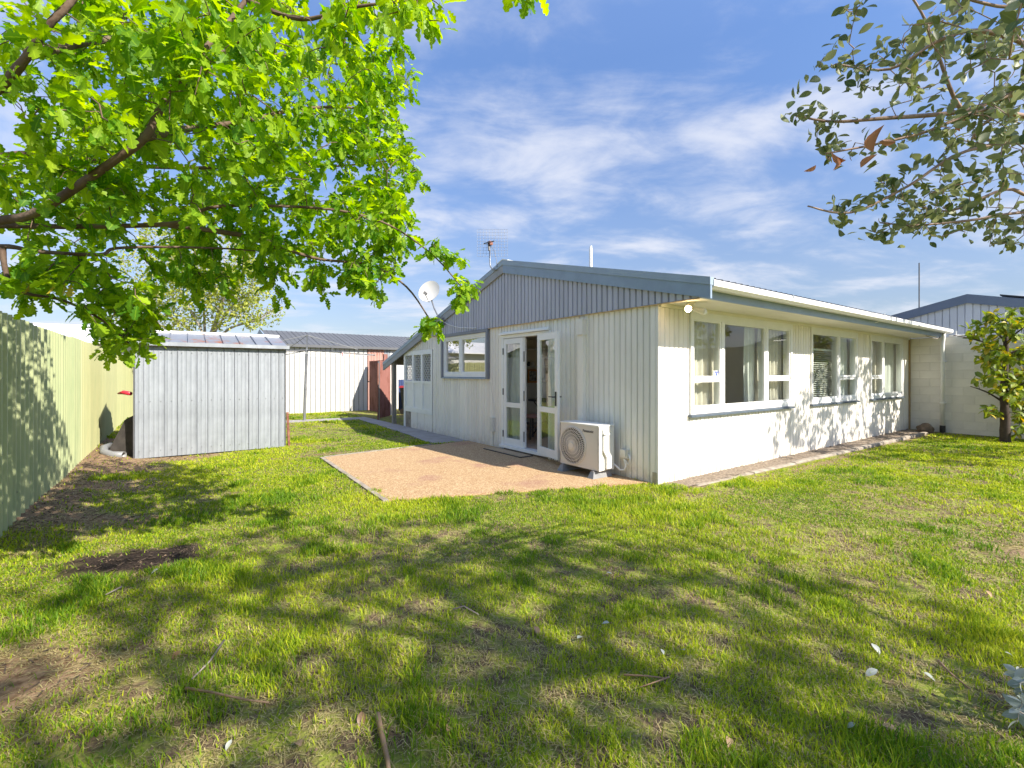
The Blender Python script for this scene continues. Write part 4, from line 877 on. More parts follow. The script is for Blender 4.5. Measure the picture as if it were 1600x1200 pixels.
o = MB().hexa([(-5.98, 6.75, 0), (-5.60, 6.45, 0), (-5.58, 6.50, 0), (-5.96, 6.80, 0), (-5.72, 6.62, .62), (-5.60, 6.50, .70), (-5.58, 6.54, .70), (-5.70, 6.66, .62)]).build('stone_slab', 'slate'); set_at(o, 0, 0); tag(o, 'dark stone slab leaning in gap between fence and shed', 'slab')
o = MB().tube([(-5.93, 6.95, .16), (-6.0, 6.72, .15), (-5.97, 6.52, .10), (-5.86, 6.38, .07), (-5.70, 6.28, .065)], [.055, .058, .06, .06, .06], 14, False).build('drain_pipe', 'pvc', None, True); set_at(o, 0, 0); tag(o, 'grey bent drain pipe lying at left foot of shed', 'pipe')
sd = o.modifiers.new('wall', 'SOLIDIFY'); sd.thickness = .006
o = MB().hexa([(-3.29, 6.23, -.1), (-3.25, 6.23, -.1), (-3.25, 6.27, -.1), (-3.29, 6.27, -.1), (-3.325, 6.23, .66), (-3.285, 6.23, .66), (-3.285, 6.27, .66), (-3.325, 6.27, .66)]).build('stake', 'rustypost'); set_at(o, 0.075, 0); tag(o, 'short rusty brown stake at right corner of the shed', 'stake')
# clothesline
cl = thing('rotary_clothesline', 'grey rotary clothesline standing on lawn before the white garage', 'clothesline', -1.86, 11.35, 0)
mb = MB(); mb.tube([(0, 0, -.05), (.03, .0, 1.0)], .042, 12); mb.tube([(.03, 0, 1.0), (.07, .0, 2.12)], .036, 12); mb.build('pole', 'steel', cl)
mb = MB(); mb.tube([(.07, 0, 2.12), (.085, 0, 2.60)], .022, 10); mb.tube([(.068, 0, 2.06), (.07, 0, 2.16)], .05, 10); mb.build('mast', 'steel', cl)
hub = Vector((.07, 0, 2.12)); top = Vector((.085, 0, 2.58)); ends = []
for k, (dx, dy) in enumerate(((1.0, -.22), (-.22, 1.0), (-1.0, .22), (.32, -.95))):
    e = hub + Vector((dx, dy, -.06)) * (1.95 if k != 3 else 1.75); ends.append(e); mb = MB(); mb.tube([hub, e], .021, 8); q = hub.lerp(e, .74); mb.tube([q, q + Vector((0, 0, .14))], .012, 6); mb.build('arm', 'darkgrey', cl)
    mb = MB(); mb.tube([top, q + Vector((0, 0, .14))], .010, 6); mb.build('stay', 'pvc', cl)
mb = MB()
for f_ in (.3, .5, .7, .85, .98):
    for k in range(4):
        a, b = hub.lerp(ends[k], f_), hub.lerp(ends[(k + 1) % 4], f_); mb.tube([a, a.lerp(b, .5) + Vector((0, 0, -.05)), b], .003, 4)
stuff(mb.build('lines', 'whitemetal', cl))
for i, (t, m) in enumerate(((.2, 'redplastic'), (.45, 'orange'), (.6, 'orange'))):
    a, b = hub.lerp(ends[3], .85), hub.lerp(ends[0], .85); q = a.lerp(b, t); mb = MB(); mb.box(q.x - .008, q.x + .008, q.y - .006, q.y + .006, q.z - .11, q.z); mb.build('peg', m, cl)
o = MB().bar((-2.7, 13.0, .98), (-3.1, 12.6, .35), .05).build('leaning_stick', 'greywood'); set_at(o, .28, .3, .4); tag(o, 'grey stick leaning out behind the right side of shed', 'stick')

# garage behind
ga = thing('garage', 'white boarded garage with grey steel roof behind the clothesline', 'garage', -2.1, 14.25)
mb = MB(); mb.box(.02, 9.0, .02, 5.0, -.1, 2.40); mb.build('wall_core', 'dark', ga)
x = 0
rg = random.Random(2)
while x < 3.12:
    w = .175; e = min(x + w, 3.13); mb = MB(); mb.hexa([(x + .005, .019, -.08), (e - .005, .019, -.08), (e - .005, .019, 2.40), (x + .005, .019, 2.40), (x + .014, 0 + rg.uniform(0, .003), -.08), (e - .014, 0, -.08), (e - .014, 0, 2.40), (x + .014, 0, 2.40)]); mb.build('wall_board', 'whiteboard', ga); x = e
for i in range(4):
    x0 = 3.14 + i * .22; mbx = sheet(.22, 1.30 if i < 3 else 1.28, .11, .012, 6, 1.12); mbx.build('wall_sheet', 'palered' if i < 3 else 'galv', ga, True, (x0, -.01, 0))
    sheet(.22, 1.16, .11, .014, 6, -.08).build('wall_sheet', 'red' if i else 'palered', ga, True, (x0, .0, 0))  # darker red below the pale sheets puts the cast shadow into the colour
for i in range(7): sheet(.72, 2.44, .12, .012, 5, -.08).build('wall_sheet', 'whiteboard', ga, True, (4.03 + i * .72, -.005, 0))
nR = 18; wr = 9.6 / nR
for i in range(nR):
    x0 = -.25 + i * wr; mb = MB(); mb.hexa([(x0, -.12, 2.42), (x0 + wr - .01, -.12, 2.42), (x0 + wr - .01, 2.3, 3.07), (x0, 2.3, 3.07), (x0, -.12, 2.45), (x0 + wr - .01, -.12, 2.45), (x0 + wr - .01, 2.3, 3.10), (x0, 2.3, 3.10)])
    for q in (0, .18, .36): mb.hexa([(x0 + q, -.125, 2.449), (x0 + q + .03, -.125, 2.449), (x0 + q + .03, 2.3, 3.099), (x0 + q, 2.3, 3.099), (x0 + q + .006, -.125, 2.461), (x0 + q + .024, -.125, 2.461), (x0 + q + .024, 2.3, 3.111), (x0 + q + .006, 2.3, 3.111)])
    mb.build('roof_sheet', 'roof', ga)
mb = MB(); mb.hexa([(-.25, 2.3, 3.07), (9.35, 2.3, 3.07), (9.35, 5.2, 2.45), (-.25, 5.2, 2.45), (-.25, 2.3, 3.10), (9.35, 2.3, 3.10), (9.35, 5.2, 2.48), (-.25, 5.2, 2.48)]); mb.build('rear_roof', 'roof', ga)
mb = MB(); mb.hexa([(-.29, -.15, 2.30), (-.255, -.15, 2.30), (-.255, 2.3, 2.93), (-.29, 2.3, 2.93), (-.29, -.15, 2.47), (-.255, -.15, 2.47), (-.255, 2.3, 3.13), (-.29, 2.3, 3.13)]); mb.hexa([(-.29, 2.3, 2.93), (-.255, 2.3, 2.93), (-.255, 5.2, 2.32), (-.29, 5.2, 2.32), (-.29, 2.3, 3.13), (-.255, 2.3, 3.13), (-.255, 5.2, 2.5), (-.29, 5.2, 2.5)]); mb.build('barge_board', 'trim', ga)
mb = MB(); mb.box(-.2, 9.3, -.15, -.125, 2.36, 2.45); mb.build('fascia', 'roof', ga)
mb = MB(); mb.v = [(-.0, .02, 2.40), (-.0, 5.0, 2.40), (-.0, 2.3, 3.05), (.02, .02, 2.40), (.02, 5.0, 2.40), (.02, 2.3, 3.05)]; mb.f = [(0, 2, 1), (3, 4, 5), (0, 1, 4, 3), (1, 2, 5, 4), (2, 0, 3, 5)]; mb.build('gable_infill', 'whiteboard', ga)

# rusty gate, bins behind it
gt = thing('iron_gate', 'rusty red corrugated iron gate standing open at far end of the path', 'gate', .14, 10.40, 0, rz=math.radians(47))
sheet(.84, 1.78, .076, .012, 6, .04).build('gate_sheet', 'red', gt, True)
mb = MB(); mb.box(-.045, -.005, .015, .055, 0, 1.80); mb.build('gate_frame', 'steel', gt)
mb = MB(); mb.tube([(-.16, 0, -.05), (-.16, 0, 1.74)], .022, 8); mb.build('gate_post', 'rustypost', gt)
mb = MB(); mb.bar((-.16, 0, 1.2), (-.04, .03, 1.2), .03); mb.build('latch', 'rustypost', gt)
mb = MB(); mb.tube([(.88, .03, 1.75), (.90, .03, 1.2), (.89, .03, .6), (.95, .03, .05)], .03, 6); mb.build('bent_edge', 'hpside', gt)
o = MB().box(0, .12, 0, .1, -.1, 2.06).build('timber_post', 'red'); set_at(o, .58, 11.25); tag(o, 'dark red timber post behind the rusty iron gate', 'post')
bn = thing('wheelie_bin', 'dark green wheelie bin with red lid under the lean-to roof', 'wheelie bin', 1.72, 11.55, 0, rz=math.radians(25))
mb = MB(); mb.hexa([(-.22, -.26, .06), (.22, -.26, .06), (.22, .22, .06), (-.22, .22, .06), (-.28, -.34, .92), (.28, -.34, .92), (.28, .34, .92), (-.28, .34, .92)]); mb.build('bin_body', 'bin', bn)
mb = MB(); mb.hexa([(-.30, -.37, .92), (.30, -.37, .92), (.30, .37, .92), (-.30, .37, .92), (-.27, -.33, .99), (.27, -.33, .99), (.27, .33, .99), (-.27, .33, .99)]); mb.build('lid', 'binlid', bn)
mb = MB(); mb.box(-.10, .10, -.345, -.325, .70, .80); mb.build('sticker', 'sticker', bn)
for sx in (-1, 1):
    mb = MB(); mb.lathe([(.1, -.025), (.1, .025)], 16, (sx * .24, .24, .1), 'x'); mb.build('wheel', 'black', bn)
o = sheet(1.0, 1.1, .09, .012, 6, 0).build('blue_panel', 'blue', None, True); set_at(o, 1.45, 12.15, .1); tag(o, 'dark blue ribbed panel standing behind the wheelie bin', 'panel')

rfz = thing('rusty_fence', 'rusty red corrugated fence running from the lean-to back to garage', 'fence', 1.05, 11.7)
rsm = sheet(.78, 2.0, .095, .014, 6, -.1).mesh('fence_sheet', 'red', True); rsm2 = sheet(.60, 1.9, .095, .014, 6, -.1).mesh('fence_sheet', 'palered', True)
for i in range(3): put('fence_sheet', rsm if i else rsm2, rfz, (0, .05 + i * .76, 0), (0, 0, math.radians(90)))
for i in range(2):
    mb = MB(); mb.box(.02, .10, .1 + i * 2.1, .18 + i * 2.1, -.1, 1.9); mb.build('post', 'greywood', rfz)
# house beyond the left fence
fh = thing('far_house', 'low house with pale iron roof beyond the green fence', 'house', xy=(-19.5, 17.5), rz=ANG)
mb = MB(); mb.box(-8, 4.4, -3, 3, -.1, 2.55); mb.build('wall', 'whiteboard', fh)
for sg in (1, -1):
    for i in range(16):
        x0 = -8.4 + i * .8; mb = MB(); mb.hexa([(x0, sg * 3.4, 2.5), (x0 + .79, sg * 3.4, 2.5), (x0 + .79, 0, 3.35), (x0, 0, 3.35), (x0, sg * 3.4, 2.54), (x0 + .79, sg * 3.4, 2.54), (x0 + .79, 0, 3.39), (x0, 0, 3.39)]); mb.build('roof_sheet', 'farroof', fh)

# ------------------------------------------------------------------ leaves and trees
def oak_leaf():
    t = np.array([0, .13, .21, .28, .36, .43, .51, .58, .66, .74, .83, .93, 1.0]); w = np.array([.012, .022, .12, .16, .075, .21, .25, .13, .26, .28, .15, .17, .03])
    return t, w
def oval_leaf(): 
    t = np.array([0, .1, .25, .45, .65, .85, 1.0]); return t, np.array([.012, .10, .22, .27, .24, .13, 0.])
def leaf_base(shape, curl=.25, fold=.25):
    t, w = shape; n = len(t); V = []; E = []
    for i in range(n):
        z = -curl * t[i] ** 2
        V += [(-w[i], t[i], z + fold * w[i]), (0, t[i], z), (w[i], t[i], z + fold * w[i])]; E += [1, 0, 1]
    Fc = []
    for i in range(n - 1):
        a = i * 3; Fc += [(a, a + 1, a + 4, a + 3), (a + 1, a + 2, a + 5, a + 4)]
    return np.array(V, float), np.array(Fc), np.array(E, float)
def leaves_mesh(name, base, pos, yv, zv, size, tint, m):
    """merge many leaves; yv = leaf axis, zv = leaf normal"""
    V0, F0, E0 = base; n = len(pos)
    yv = yv / np.linalg.norm(yv, axis=1, keepdims=True); xv = np.cross(yv, zv); xv /= np.linalg.norm(xv, axis=1, keepdims=True) + 1e-9; zv = np.cross(xv, yv)
    P = pos[:, None, :] + size[:, None, None] * (V0[None, :, 0:1] * xv[:, None, :] + V0[None, :, 1:2] * yv[:, None, :] + V0[None, :, 2:3] * zv[:, None, :])
    Fc = (F0[None] + (np.arange(n) * len(V0))[:, None, None]).reshape(-1, 4)
    me = bpy.data.meshes.new(name); nv = n * len(V0); me.vertices.add(nv); me.vertices.foreach_set('co', P.reshape(-1).astype(np.float32))
    me.loops.add(Fc.size); me.loops.foreach_set('vertex_index', Fc.reshape(-1).astype(np.int32)); me.polygons.add(len(Fc))
    me.polygons.foreach_set('loop_start', (np.arange(len(Fc)) * 4).astype(np.int32))
    me.update(calc_edges=True)
    a = me.attributes.new('tint', 'FLOAT', 'POINT'); a.data.foreach_set('value', np.repeat(tint, len(V0)).astype(np.float32))
    a = me.attributes.new('edge', 'FLOAT', 'POINT'); a.data.foreach_set('value', np.tile(E0, n).astype(np.float32))
    me.materials.append(M[m]); me.polygons.foreach_set('use_smooth', np.ones(len(Fc), bool)); return me
def leaf_variants(base, m, k=8):
    out = []
    for i in range(k):
        out.append(leaves_mesh('leaf', base, np.zeros((1, 3)), np.array([[0, 1., 0]]), np.array([[0, 0, 1.]]), np.ones(1), np.array([(i + .5) / k]), m))
    return out
def screen(P):
    d = P[:, 1]; ok = d > .25; dd = np.where(ok, d, 1)
    return np.where(ok, CX + F * P[:, 0] / dd, -9999), np.where(ok, CY - F * (P[:, 2] - EYE) / dd, -9999), d
def foliage(tree, base, variants, pos, yv, zv, size, tint, m, maxn=300):
    """the leaves that show largest become parts, the rest one mass"""
    loc = np.array(tree.location); sx, sy, d = screen(pos)
    vis = (sx > -10) & (sx < 1610) & (sy > -10) & (sy < 1210); score = np.where(vis, size / np.maximum(d, .3), 0)
    order = np.argsort(-score); big = order[:maxn]; big = big[score[big] > 0]
    rest = np.setdiff1d(np.arange(len(pos)), big)
    for i in big:
        y = Vector(yv[i]).normalized(); x = y.cross(Vector(zv[i])).normalized(); z = x.cross(y)
        o = bpy.data.objects.new('leaf', variants[min(len(variants) - 1, int(tint[i] * len(variants)))]); COL.objects.link(o); o.parent = tree
        R = Matrix((x, y, z)).transposed().to_4x4(); o.matrix_local = Matrix.Translation(Vector(pos[i]) - tree.location) @ R @ Matrix.Scale(float(size[i]), 4)
    if len(rest):
        o = put('foliage', leaves_mesh('foliage', base, pos[rest] - loc, yv[rest], zv[rest], size[rest], tint[rest], m), tree); stuff(o)
def smooth_path(pts, n=5):
    pts = [Vector(p) for p in pts]; out = []
    for i in range(len(pts) - 1):
        p0, p1, p2, p3 = pts[max(i - 1, 0)], pts[i], pts[i + 1], pts[min(i + 2, len(pts) - 1)]
        for k in range(n):
            t = k / n; out.append(.5 * ((2 * p1) + (p2 - p0) * t + (2 * p0 - 5 * p1 + 4 * p2 - p3) * t * t + (3 * p1 - p0 - 3 * p2 + p3) * t ** 3))
    out.append(pts[-1]); return out
def limb(tree, pts, r0, r1, m, name='branch', n=8):
    path = smooth_path(pts); k = len(path); rad = [r0 + (r1 - r0) * (i / (k - 1)) ** .8 for i in range(k)]
    rr = random.Random(int(r0 * 1e5) + k); rad = [r * rr.uniform(.93, 1.08) for r in rad]
    mb = MB(); mb.tube([p - tree.location for p in path], rad, n); mb.build(name, m, tree, True); return path
def twigs_for(tree, nodes, targets, m, r0=.006, r1=.0015, maxlen=9, sag=.08, keep=None):
    """each tip is joined to the nearest wood already there, so twigs branch off twigs"""
    nodes = np.array([tuple(p) for p in nodes]); dist = np.array([np.min(np.linalg.norm(nodes - t, axis=1)) for t in targets]); mb = MB(); dirs = np.zeros_like(targets)
    for i in np.argsort(dist):
        t = targets[i]; dd = np.linalg.norm(nodes - t, axis=1); j = np.argmin(dd); a = Vector(nodes[j]); b = Vector(t); L_ = dd[j]
        side = Vector(RNG.normal(0, 1, 3)) * .10 * L_; c1 = a.lerp(b, .4) + side + Vector((0, 0, sag * L_)); c2 = a.lerp(b, .75) + side * .6 + Vector((0, 0, sag * .7 * L_))
        k = min(2.2, .5 + L_ * 1.6)
        if L_ < maxlen: mb.tube([p - tree.location for p in (a, c1, c2, b)], [r0 * k, r0 * .8 * k, (r0 + r1) / 2 * k, r1], 5, False)
        dirs[i] = (b - c2).normalized() if L_ > 1e-4 else (0, 0, 1); nodes = np.vstack([nodes, [tuple(c1), tuple(c2), tuple(b)]])
    stuff(mb.build('twigs', m, tree, True)); return dirs
def rnd_unit(n): v = RNG.normal(0, 1, (n, 3)); return v / np.linalg.norm(v, axis=1, keepdims=True)
def blob_points(blobs):
    out = []
    for (x, y, rx, ry, d0, d1, n) in blobs:
        for _ in range(n):
            while True:
                a, b = RNG.uniform(-1, 1, 2)
                if a * a + b * b < 1: break
            out.append(tuple(view(x + a * rx, y + b * ry, RNG.uniform(d0, d1))))
    return np.array(out)
def hidden_crown(c, r, n, margin=40):
    out = []
    while len(out) < n:
        p = RNG.uniform(-1, 1, 3)
        if np.linalg.norm(p) > 1: continue
        q = np.array(c) + p * np.array(r); sx, sy, d = screen(q[None])
        if d[0] > .2 and -margin < sx[0] < 1600 + margin and -margin < sy[0] < 1200 + margin: continue
        if np.linalg.norm(q - np.array((0, 0, EYE))) < .8: continue
        out.append(q)
    return np.array(out)
def rosettes(tips, dirs, per, size, droop, spread, jitter=.02, up=.8):
    n = len(tips); k = RNG.integers(per[0], per[1] + 1, n); idx = np.repeat(np.arange(n), k); m_ = len(idx)
    d = dirs[idx] * .5 + rnd_unit(m_) * spread; d[:, 2] -= droop; pos = tips[idx] + rnd_unit(m_) * jitter - dirs[idx] * RNG.uniform(0, .07, (m_, 1))
    z = np.array([0, 0, up]) + rnd_unit(m_) * .55; s = size * RNG.uniform(.65, 1.2, m_); return pos, d, z, s, idx

OX, OY = -4.0, 1.9
oak = thing('oak_tree', 'bright green oak reaching over the fence from the left', 'tree', xy=(OX, OY))
T = Vector((OX, OY, 0)); V_ = Vector
limb(oak, [T + V_((0, 0, -.1)), T + V_((.03, .02, .8)), T + V_((.1, .0, 1.5)), T + V_((.15, .05, 2.1)), T + V_((.1, .2, 3.2)), T + V_((-.1, .4, 4.6)), T + V_((0, .5, 6.0))], .17, .05, 'bark', 'trunk', 12)
j1, j2, j3 = T + V_((.1, 0, 1.75)), T + V_((.14, .04, 2.0)), T + V_((.12, .15, 2.8))
L1 = limb(oak, [j2, view(-120, 368, 2.35), view(0, 345, 2.25), view(60, 330, 2.2), view(180, 250, 2.1), view(228, 213, 2.08), view(262, 150, 2.1), view(330, 65, 2.2), view(385, 0, 2.3), view(470, -120, 2.5)], .026, .010, 'bark')
L2 = limb(oak, [j3, view(-150, 260, 2.2), view(-10, 145, 2.0), view(45, 85, 1.95), view(75, 40, 1.95), view(125, -15, 2.0), view(240, -180, 2.2), view(420, -320, 2.4)], .024, .010, 'bark')
L3 = limb(oak, [view(-60, 358, 2.32), view(0, 352, 2.35), view(100, 354, 2.45), view(265, 350, 2.6), view(300, 335, 2.65), view(350, 322, 2.7), view(480, 324, 2.9), view(560, 335, 3.0), view(620, 358, 3.1), view(680, 402, 3.2), view(722, 450, 3.25)], .018, .004, 'bark')
L4 = limb(oak, [j1, view(-100, 400, 2.35), view(0, 385, 2.3), view(60, 393, 2.35), view(155, 398, 2.45), view(180, 388, 2.5), view(260, 386, 2.6), view(345, 388, 2.75), view(400, 392, 2.9)], .016, .004, 'bark')
L5 = limb(oak, [view(262, 351, 2.6), view(330, 360, 2.75), view(400, 372, 2.9), view(450, 390, 3.0), view(500, 405, 3.1), view(580, 415, 3.25), view(635, 448, 3.3), view(672, 500, 3.3)], .017, .005, 'bark')
L6 = limb(oak, [view(4, 388, 2.3), view(6, 410, 2.3), view(15, 440, 2.32), view(40, 458, 2.4), view(100, 470, 2.5), view(160, 500, 2.6), view(205, 540, 2.75)], .014, .005, 'bark')
L7 = limb(oak, [view(226, 214, 2.1), view(300, 200, 2.6), view(380, 190, 3.1), view(470, 170, 3.6), view(560, 170, 4.0), view(620, 200, 4.2)], .022, .006, 'bark')
L8 = limb(oak, [j3, view(-100, 240, 2.9), view(60, 240, 3.2), view(220, 260, 3.5), view(380, 262, 3.8), view(520, 260, 4.1), view(620, 250, 4.2)], .026, .006, 'bark')
L9 = limb(oak, [view(385, 0, 2.3), view(470, 30, 2.25), view(560, 10, 2.2), view(660, 0, 2.2)], .014, .004, 'bark')
L10 = limb(oak, [view(45, 85, 1.95), view(200, 60, 2.6), view(340, 80, 3.3), view(480, 90, 3.9), view(600, 120, 4.3)], .02, .006, 'bark')
L11 = limb(oak, [view(470, -120, 2.5), view(620, -70, 2.3), view(760, -50, 2.15), view(815, -12, 2.1)], .014, .004, 'bark')
hub_ = [T + V_((.0, .4, 4.6))]
L12 = limb(oak, [T + V_((-.1, .4, 4.4)), T + V_((1.0, -.4, 4.9)), T + V_((2.2, -1.0, 5.0)), T + V_((3.2, -1.4, 4.9))], .05, .012, 'bark')
L13 = limb(oak, [T + V_((0, .3, 4.0)), T + V_((-.8, 1.4, 4.6)), T + V_((-1.2, 2.6, 4.9))], .05, .012, 'bark')
tips = blob_points([(150, 100, 190, 120, 1.75, 3.4, 165), (350, 55, 130, 95, 1.9, 3.7, 95), (575, 25, 100, 40, 1.9, 2.6, 30), (665, 18, 32, 25, 2.0, 2.4, 7), (480, 150, 130, 105, 3.0, 4.4, 150), (585, 245, 70, 70, 3.2, 4.5, 75), (590, 110, 58, 70, 3.4, 4.4, 48),
    (290, 245, 190, 95, 2.2, 4.2, 175), (90, 300, 130, 90, 2.1, 3.8, 85), (430, 345, 180, 60, 2.7, 4.0, 130), (580, 350, 72, 70, 3.0, 4.0, 65), (620, 310, 30, 40, 3.2, 4.0, 14), (690, 415, 42, 42, 3.05, 3.4, 22), (725, 455, 26, 26, 3.1, 3.35, 10), (672, 490, 20, 40, 3.1, 3.4, 12),
    (110, 430, 120, 40, 2.25, 3.0, 42), (185, 480, 55, 45, 2.4, 3.1, 26), (200, 515, 40, 20, 2.6, 3.0, 8), (170, 548, 16, 14, 2.65, 2.9, 3), (300, 405, 80, 40, 2.6, 3.6, 28), (470, 420, 50, 28, 2.9, 3.4, 14), (580, 430, 55, 28, 3.0, 3.5, 15), (820, -8, 18, 12, 2.05, 2.2, 3), (430, 425, 25, 30, 2.9, 3.3, 6)])
_sx, _sy, _ = screen(tips); tips = tips[np.hypot(_sx - 666, _sy - 450) > 46]; tips = tips[RNG.uniform(0, 1, len(tips)) < .97]; tips = np.vstack([tips, tips[(RNG.uniform(0, 1, len(tips)) < .28) & (tips[:, 0] < -.9)] + RNG.normal(0, .07, (1, 3))]); _sx, _sy, _ = screen(tips); tips = tips[~((_sx < 110) & (_sy < 150) & (RNG.uniform(0, 1, len(tips)) < .45))]
crown = np.vstack([hidden_crown((-4.2, 2.4, 5.0), (2.2, 2.4, 1.4), 260), hidden_crown((-1.6, 1.0, 4.6), (1.6, 1.4, .8), 45), hidden_crown((-4.3, 2.2, 3.2), (1.3, 2.0, 1.3), 100)])
alltips = np.vstack([tips, crown]); nodes = [p for l in (L1, L2, L3, L4, L5, L6, L7, L8, L9, L10, L11, L12, L13) for p in l] + [T + V_((.1, .2, 3.2)), T + V_((-.1, .4, 4.6)), T + V_((0, .5, 6.0))]
dirs = twigs_for(oak, nodes, alltips, 'bark', .0042, .0013)
OAK = leaf_base(oak_leaf(), .22, .22)
pos, yv, zv, sz, idx = rosettes(alltips, dirs, (7, 11), .092, .42, .95, .035); sz = sz * RNG.uniform(.75, 1.15, len(sz))
sz[idx >= len(tips)] *= 1.7
tint = np.clip(RNG.normal(.48, .30, len(pos)) + (vnoise(pos[:, 0] * 2, pos[:, 2] * 2, 1.0, 4) - .5) * .6, 0, .999)
foliage(oak, OAK, leaf_variants(OAK, 'oakleaf'), pos, yv, zv, sz, tint, 'oakleaf')
ym = leaf_variants(OAK, 'yellowleaf', 3)
for (x, y) in ((52, 435), (48, 440), (86, 440), (100, 440), (110, 442)):
    p_ = view(x, y, 2.35); o = bpy.data.objects.new('leaf', random.choice(ym)); COL.objects.link(o); o.parent = oak; o.location = p_ - oak.location; o.rotation_euler = (math.radians(random.uniform(-110, -70)), 0, random.uniform(-.6, .6)); o.scale = (.07, .075, .07); o['label'] = 'yellowed hanging oak leaf'

# grey-green tree on the right, leaning into the picture
gtre = thing('grey_green_tree', 'grey green small leaved tree reaching in from upper right corner', 'tree', xy=(5.0, -.6))
G = Vector((5.0, -.6, 0))
limb(gtre, [G + V_((0, 0, -.1)), G + V_((-.05, .05, .8)), G + V_((-.1, .1, 1.6)), G + V_((-.1, 0, 2.6)), G + V_((0, -.3, 4.0)), G + V_((.3, -.8, 5.4)), G + V_((.8, -1.4, 6.8))], .12, .03, 'bark2', 'trunk', 10)
gj = G + V_((-.1, .05, 1.9)); gl = []
for pts, r0 in (([(1900, 250, 2.2), (1640, 150, 1.9), (1500, 175, 1.8), (1380, 185, 1.75), (1300, 190, 1.75), (1240, 180, 1.75)], .016),
                ([(1900, 150, 2.2), (1680, 95, 1.8), (1545, 50, 1.7), (1470, 62, 1.65), (1390, 108, 1.7), (1305, 100, 1.75)], .014),
                ([(1900, 250, 2.4), (1640, 190, 2.1), (1545, 172, 2.0), (1500, 168, 1.95), (1462, 75, 1.9), (1440, 20, 1.9), (1400, -40, 1.9)], .016),
                ([(1900, 330, 2.5), (1640, 312, 2.3), (1572, 296, 2.2), (1480, 330, 2.15), (1400, 308, 2.1)], .015),
                ([(1900, 260, 2.2), (1640, 225, 2.0), (1510, 236, 1.9), (1420, 290, 1.85), (1330, 332, 1.8), (1262, 322, 1.8)], .011),
                ([(1900, 340, 2.5), (1640, 330, 2.2), (1510, 345, 2.1), (1430, 352, 2.1), (1375, 348, 2.1)], .010),
                ([(1900, 120, 2.0), (1640, 20, 1.5), (1560, 10, 1.4), (1480, -10, 1.4)], .010),
                ([(1700, 210, 2.0), (1560, 170, 1.75), (1450, 205, 1.7), (1370, 225, 1.7), (1290, 240, 1.7)], .009)):
    gl.append(limb(gtre, [gj] + [view(*q) for q in pts], r0, .003, 'bark2', 'branch', 7))
for e in ((3.8, -1.6, 6.3), (4.4, -3.2, 6.4), (5.4, -.9, 6.5), (6.6, -3.2, 6.6), (7.6, -1.4, 6.4), (8.4, -2.8, 6.3), (6.4, -1.8, 7.0)):
    gl.append(limb(gtre, [G + V_((.1, -.5, 4.6)), (G + V_((.2, -.7, 5.2))).lerp(V_(e), .5), V_(e)], .05, .012, 'bark2'))
gt_vis = blob_points([(1500, 60, 100, 60, 1.3, 2.2, 34), (1400, 105, 90, 45, 1.55, 1.95, 26), (1560, 130, 60, 80, 1.2, 2.2, 30), (1300, 100, 30, 14, 1.7, 1.8, 6), (1290, 185, 55, 14, 1.7, 1.8, 10), (1450, 190, 110, 35, 1.6, 2.1, 26), (1330, 235, 60, 22, 1.65, 1.85, 9),
    (1540, 250, 80, 50, 1.5, 2.3, 32), (1430, 300, 90, 30, 1.8, 2.2, 26), (1300, 320, 50, 18, 1.75, 1.9, 10), (1500, 345, 120, 30, 1.9, 2.5, 34), (1580, 375, 40, 22, 2.0, 2.5, 10), (1400, 350, 60, 18, 2.0, 2.3, 10), (1330, 15, 40, 12, 1.6, 1.8, 4), (1590, 20, 40, 30, 1.0, 1.5, 8), (1575, 190, 45, 70, 1.5, 2.6, 16), (1580, 320, 40, 50, 1.7, 2.6, 10), (1510, 60, 90, 60, 1.7, 2.8, 10)])
gt_hid = np.vstack([hidden_crown((5.7, -2.15, 6.5), (2.5, 1.9, .8), 740), hidden_crown((7.5, -2.3, 6.3), (2.0, 1.7, .8), 370)])
alltips = np.vstack([gt_vis, gt_hid]); dirs = twigs_for(gtre, [p for l in gl for p in l], alltips, 'bark2', .0030, .0010, sag=.02)
FE = leaf_base(oval_leaf(), .12, .3)
def sprigs(tips, dirs, per, size, length, tdroop=.1):
    n = len(tips); k = RNG.integers(per[0], per[1] + 1, n); idx = np.repeat(np.arange(n), k); m_ = len(idx)
    t = RNG.uniform(0, 1, (m_, 1)); pos = tips[idx] - dirs[idx] * t * length; side = np.cross(dirs[idx], rnd_unit(m_)); side /= np.linalg.norm(side, axis=1, keepdims=True) + 1e-9
    d = dirs[idx] * .55 + side * (.9 * (t * .6 + .4)); d[:, 2] -= tdroop; z = np.array([0, 0, .6]) + rnd_unit(m_) * .8; s = size * RNG.uniform(.55, 1.15, m_) * (1.0 - .35 * (1 - t[:, 0]))
    return pos, d, z, s, idx
pos, yv, zv, sz, idx = sprigs(alltips, dirs, (5, 8), .052, .17)
sz[idx >= len(gt_vis)] *= 2.3
tint = np.clip(RNG.normal(.4, .28, len(pos)), 0, .999)
foliage(gtre, FE, leaf_variants(FE, 'feijoa'), pos, yv, zv, sz, tint, 'feijoa')
dv_ = leaf_variants(leaf_base(oval_leaf(), .35, 1.3), 'deadleaf', 4)
for (x, y, d, s, a, b) in ((1365, 238, 1.55, .10, 70, .3), (1400, 222, 1.55, .06, 40, 1.2), (1322, 250, 1.6, .065, 120, 1.0), (1345, 262, 1.6, .065, 60, -.6), (1308, 246, 1.6, .055, 80, 2.4), (1275, 258, 1.6, .045, 95, 1.9), (1500, 205, 1.7, .05, 70, .5)):
    o = put('leaf', random.choice(dv_), gtre, view(x, y, d) - gtre.location, (math.radians(a), b, random.uniform(0, 6))); s *= .8; o.scale = (s * .8, s, s); o['label'] = 'dried copper brown curled leaf'

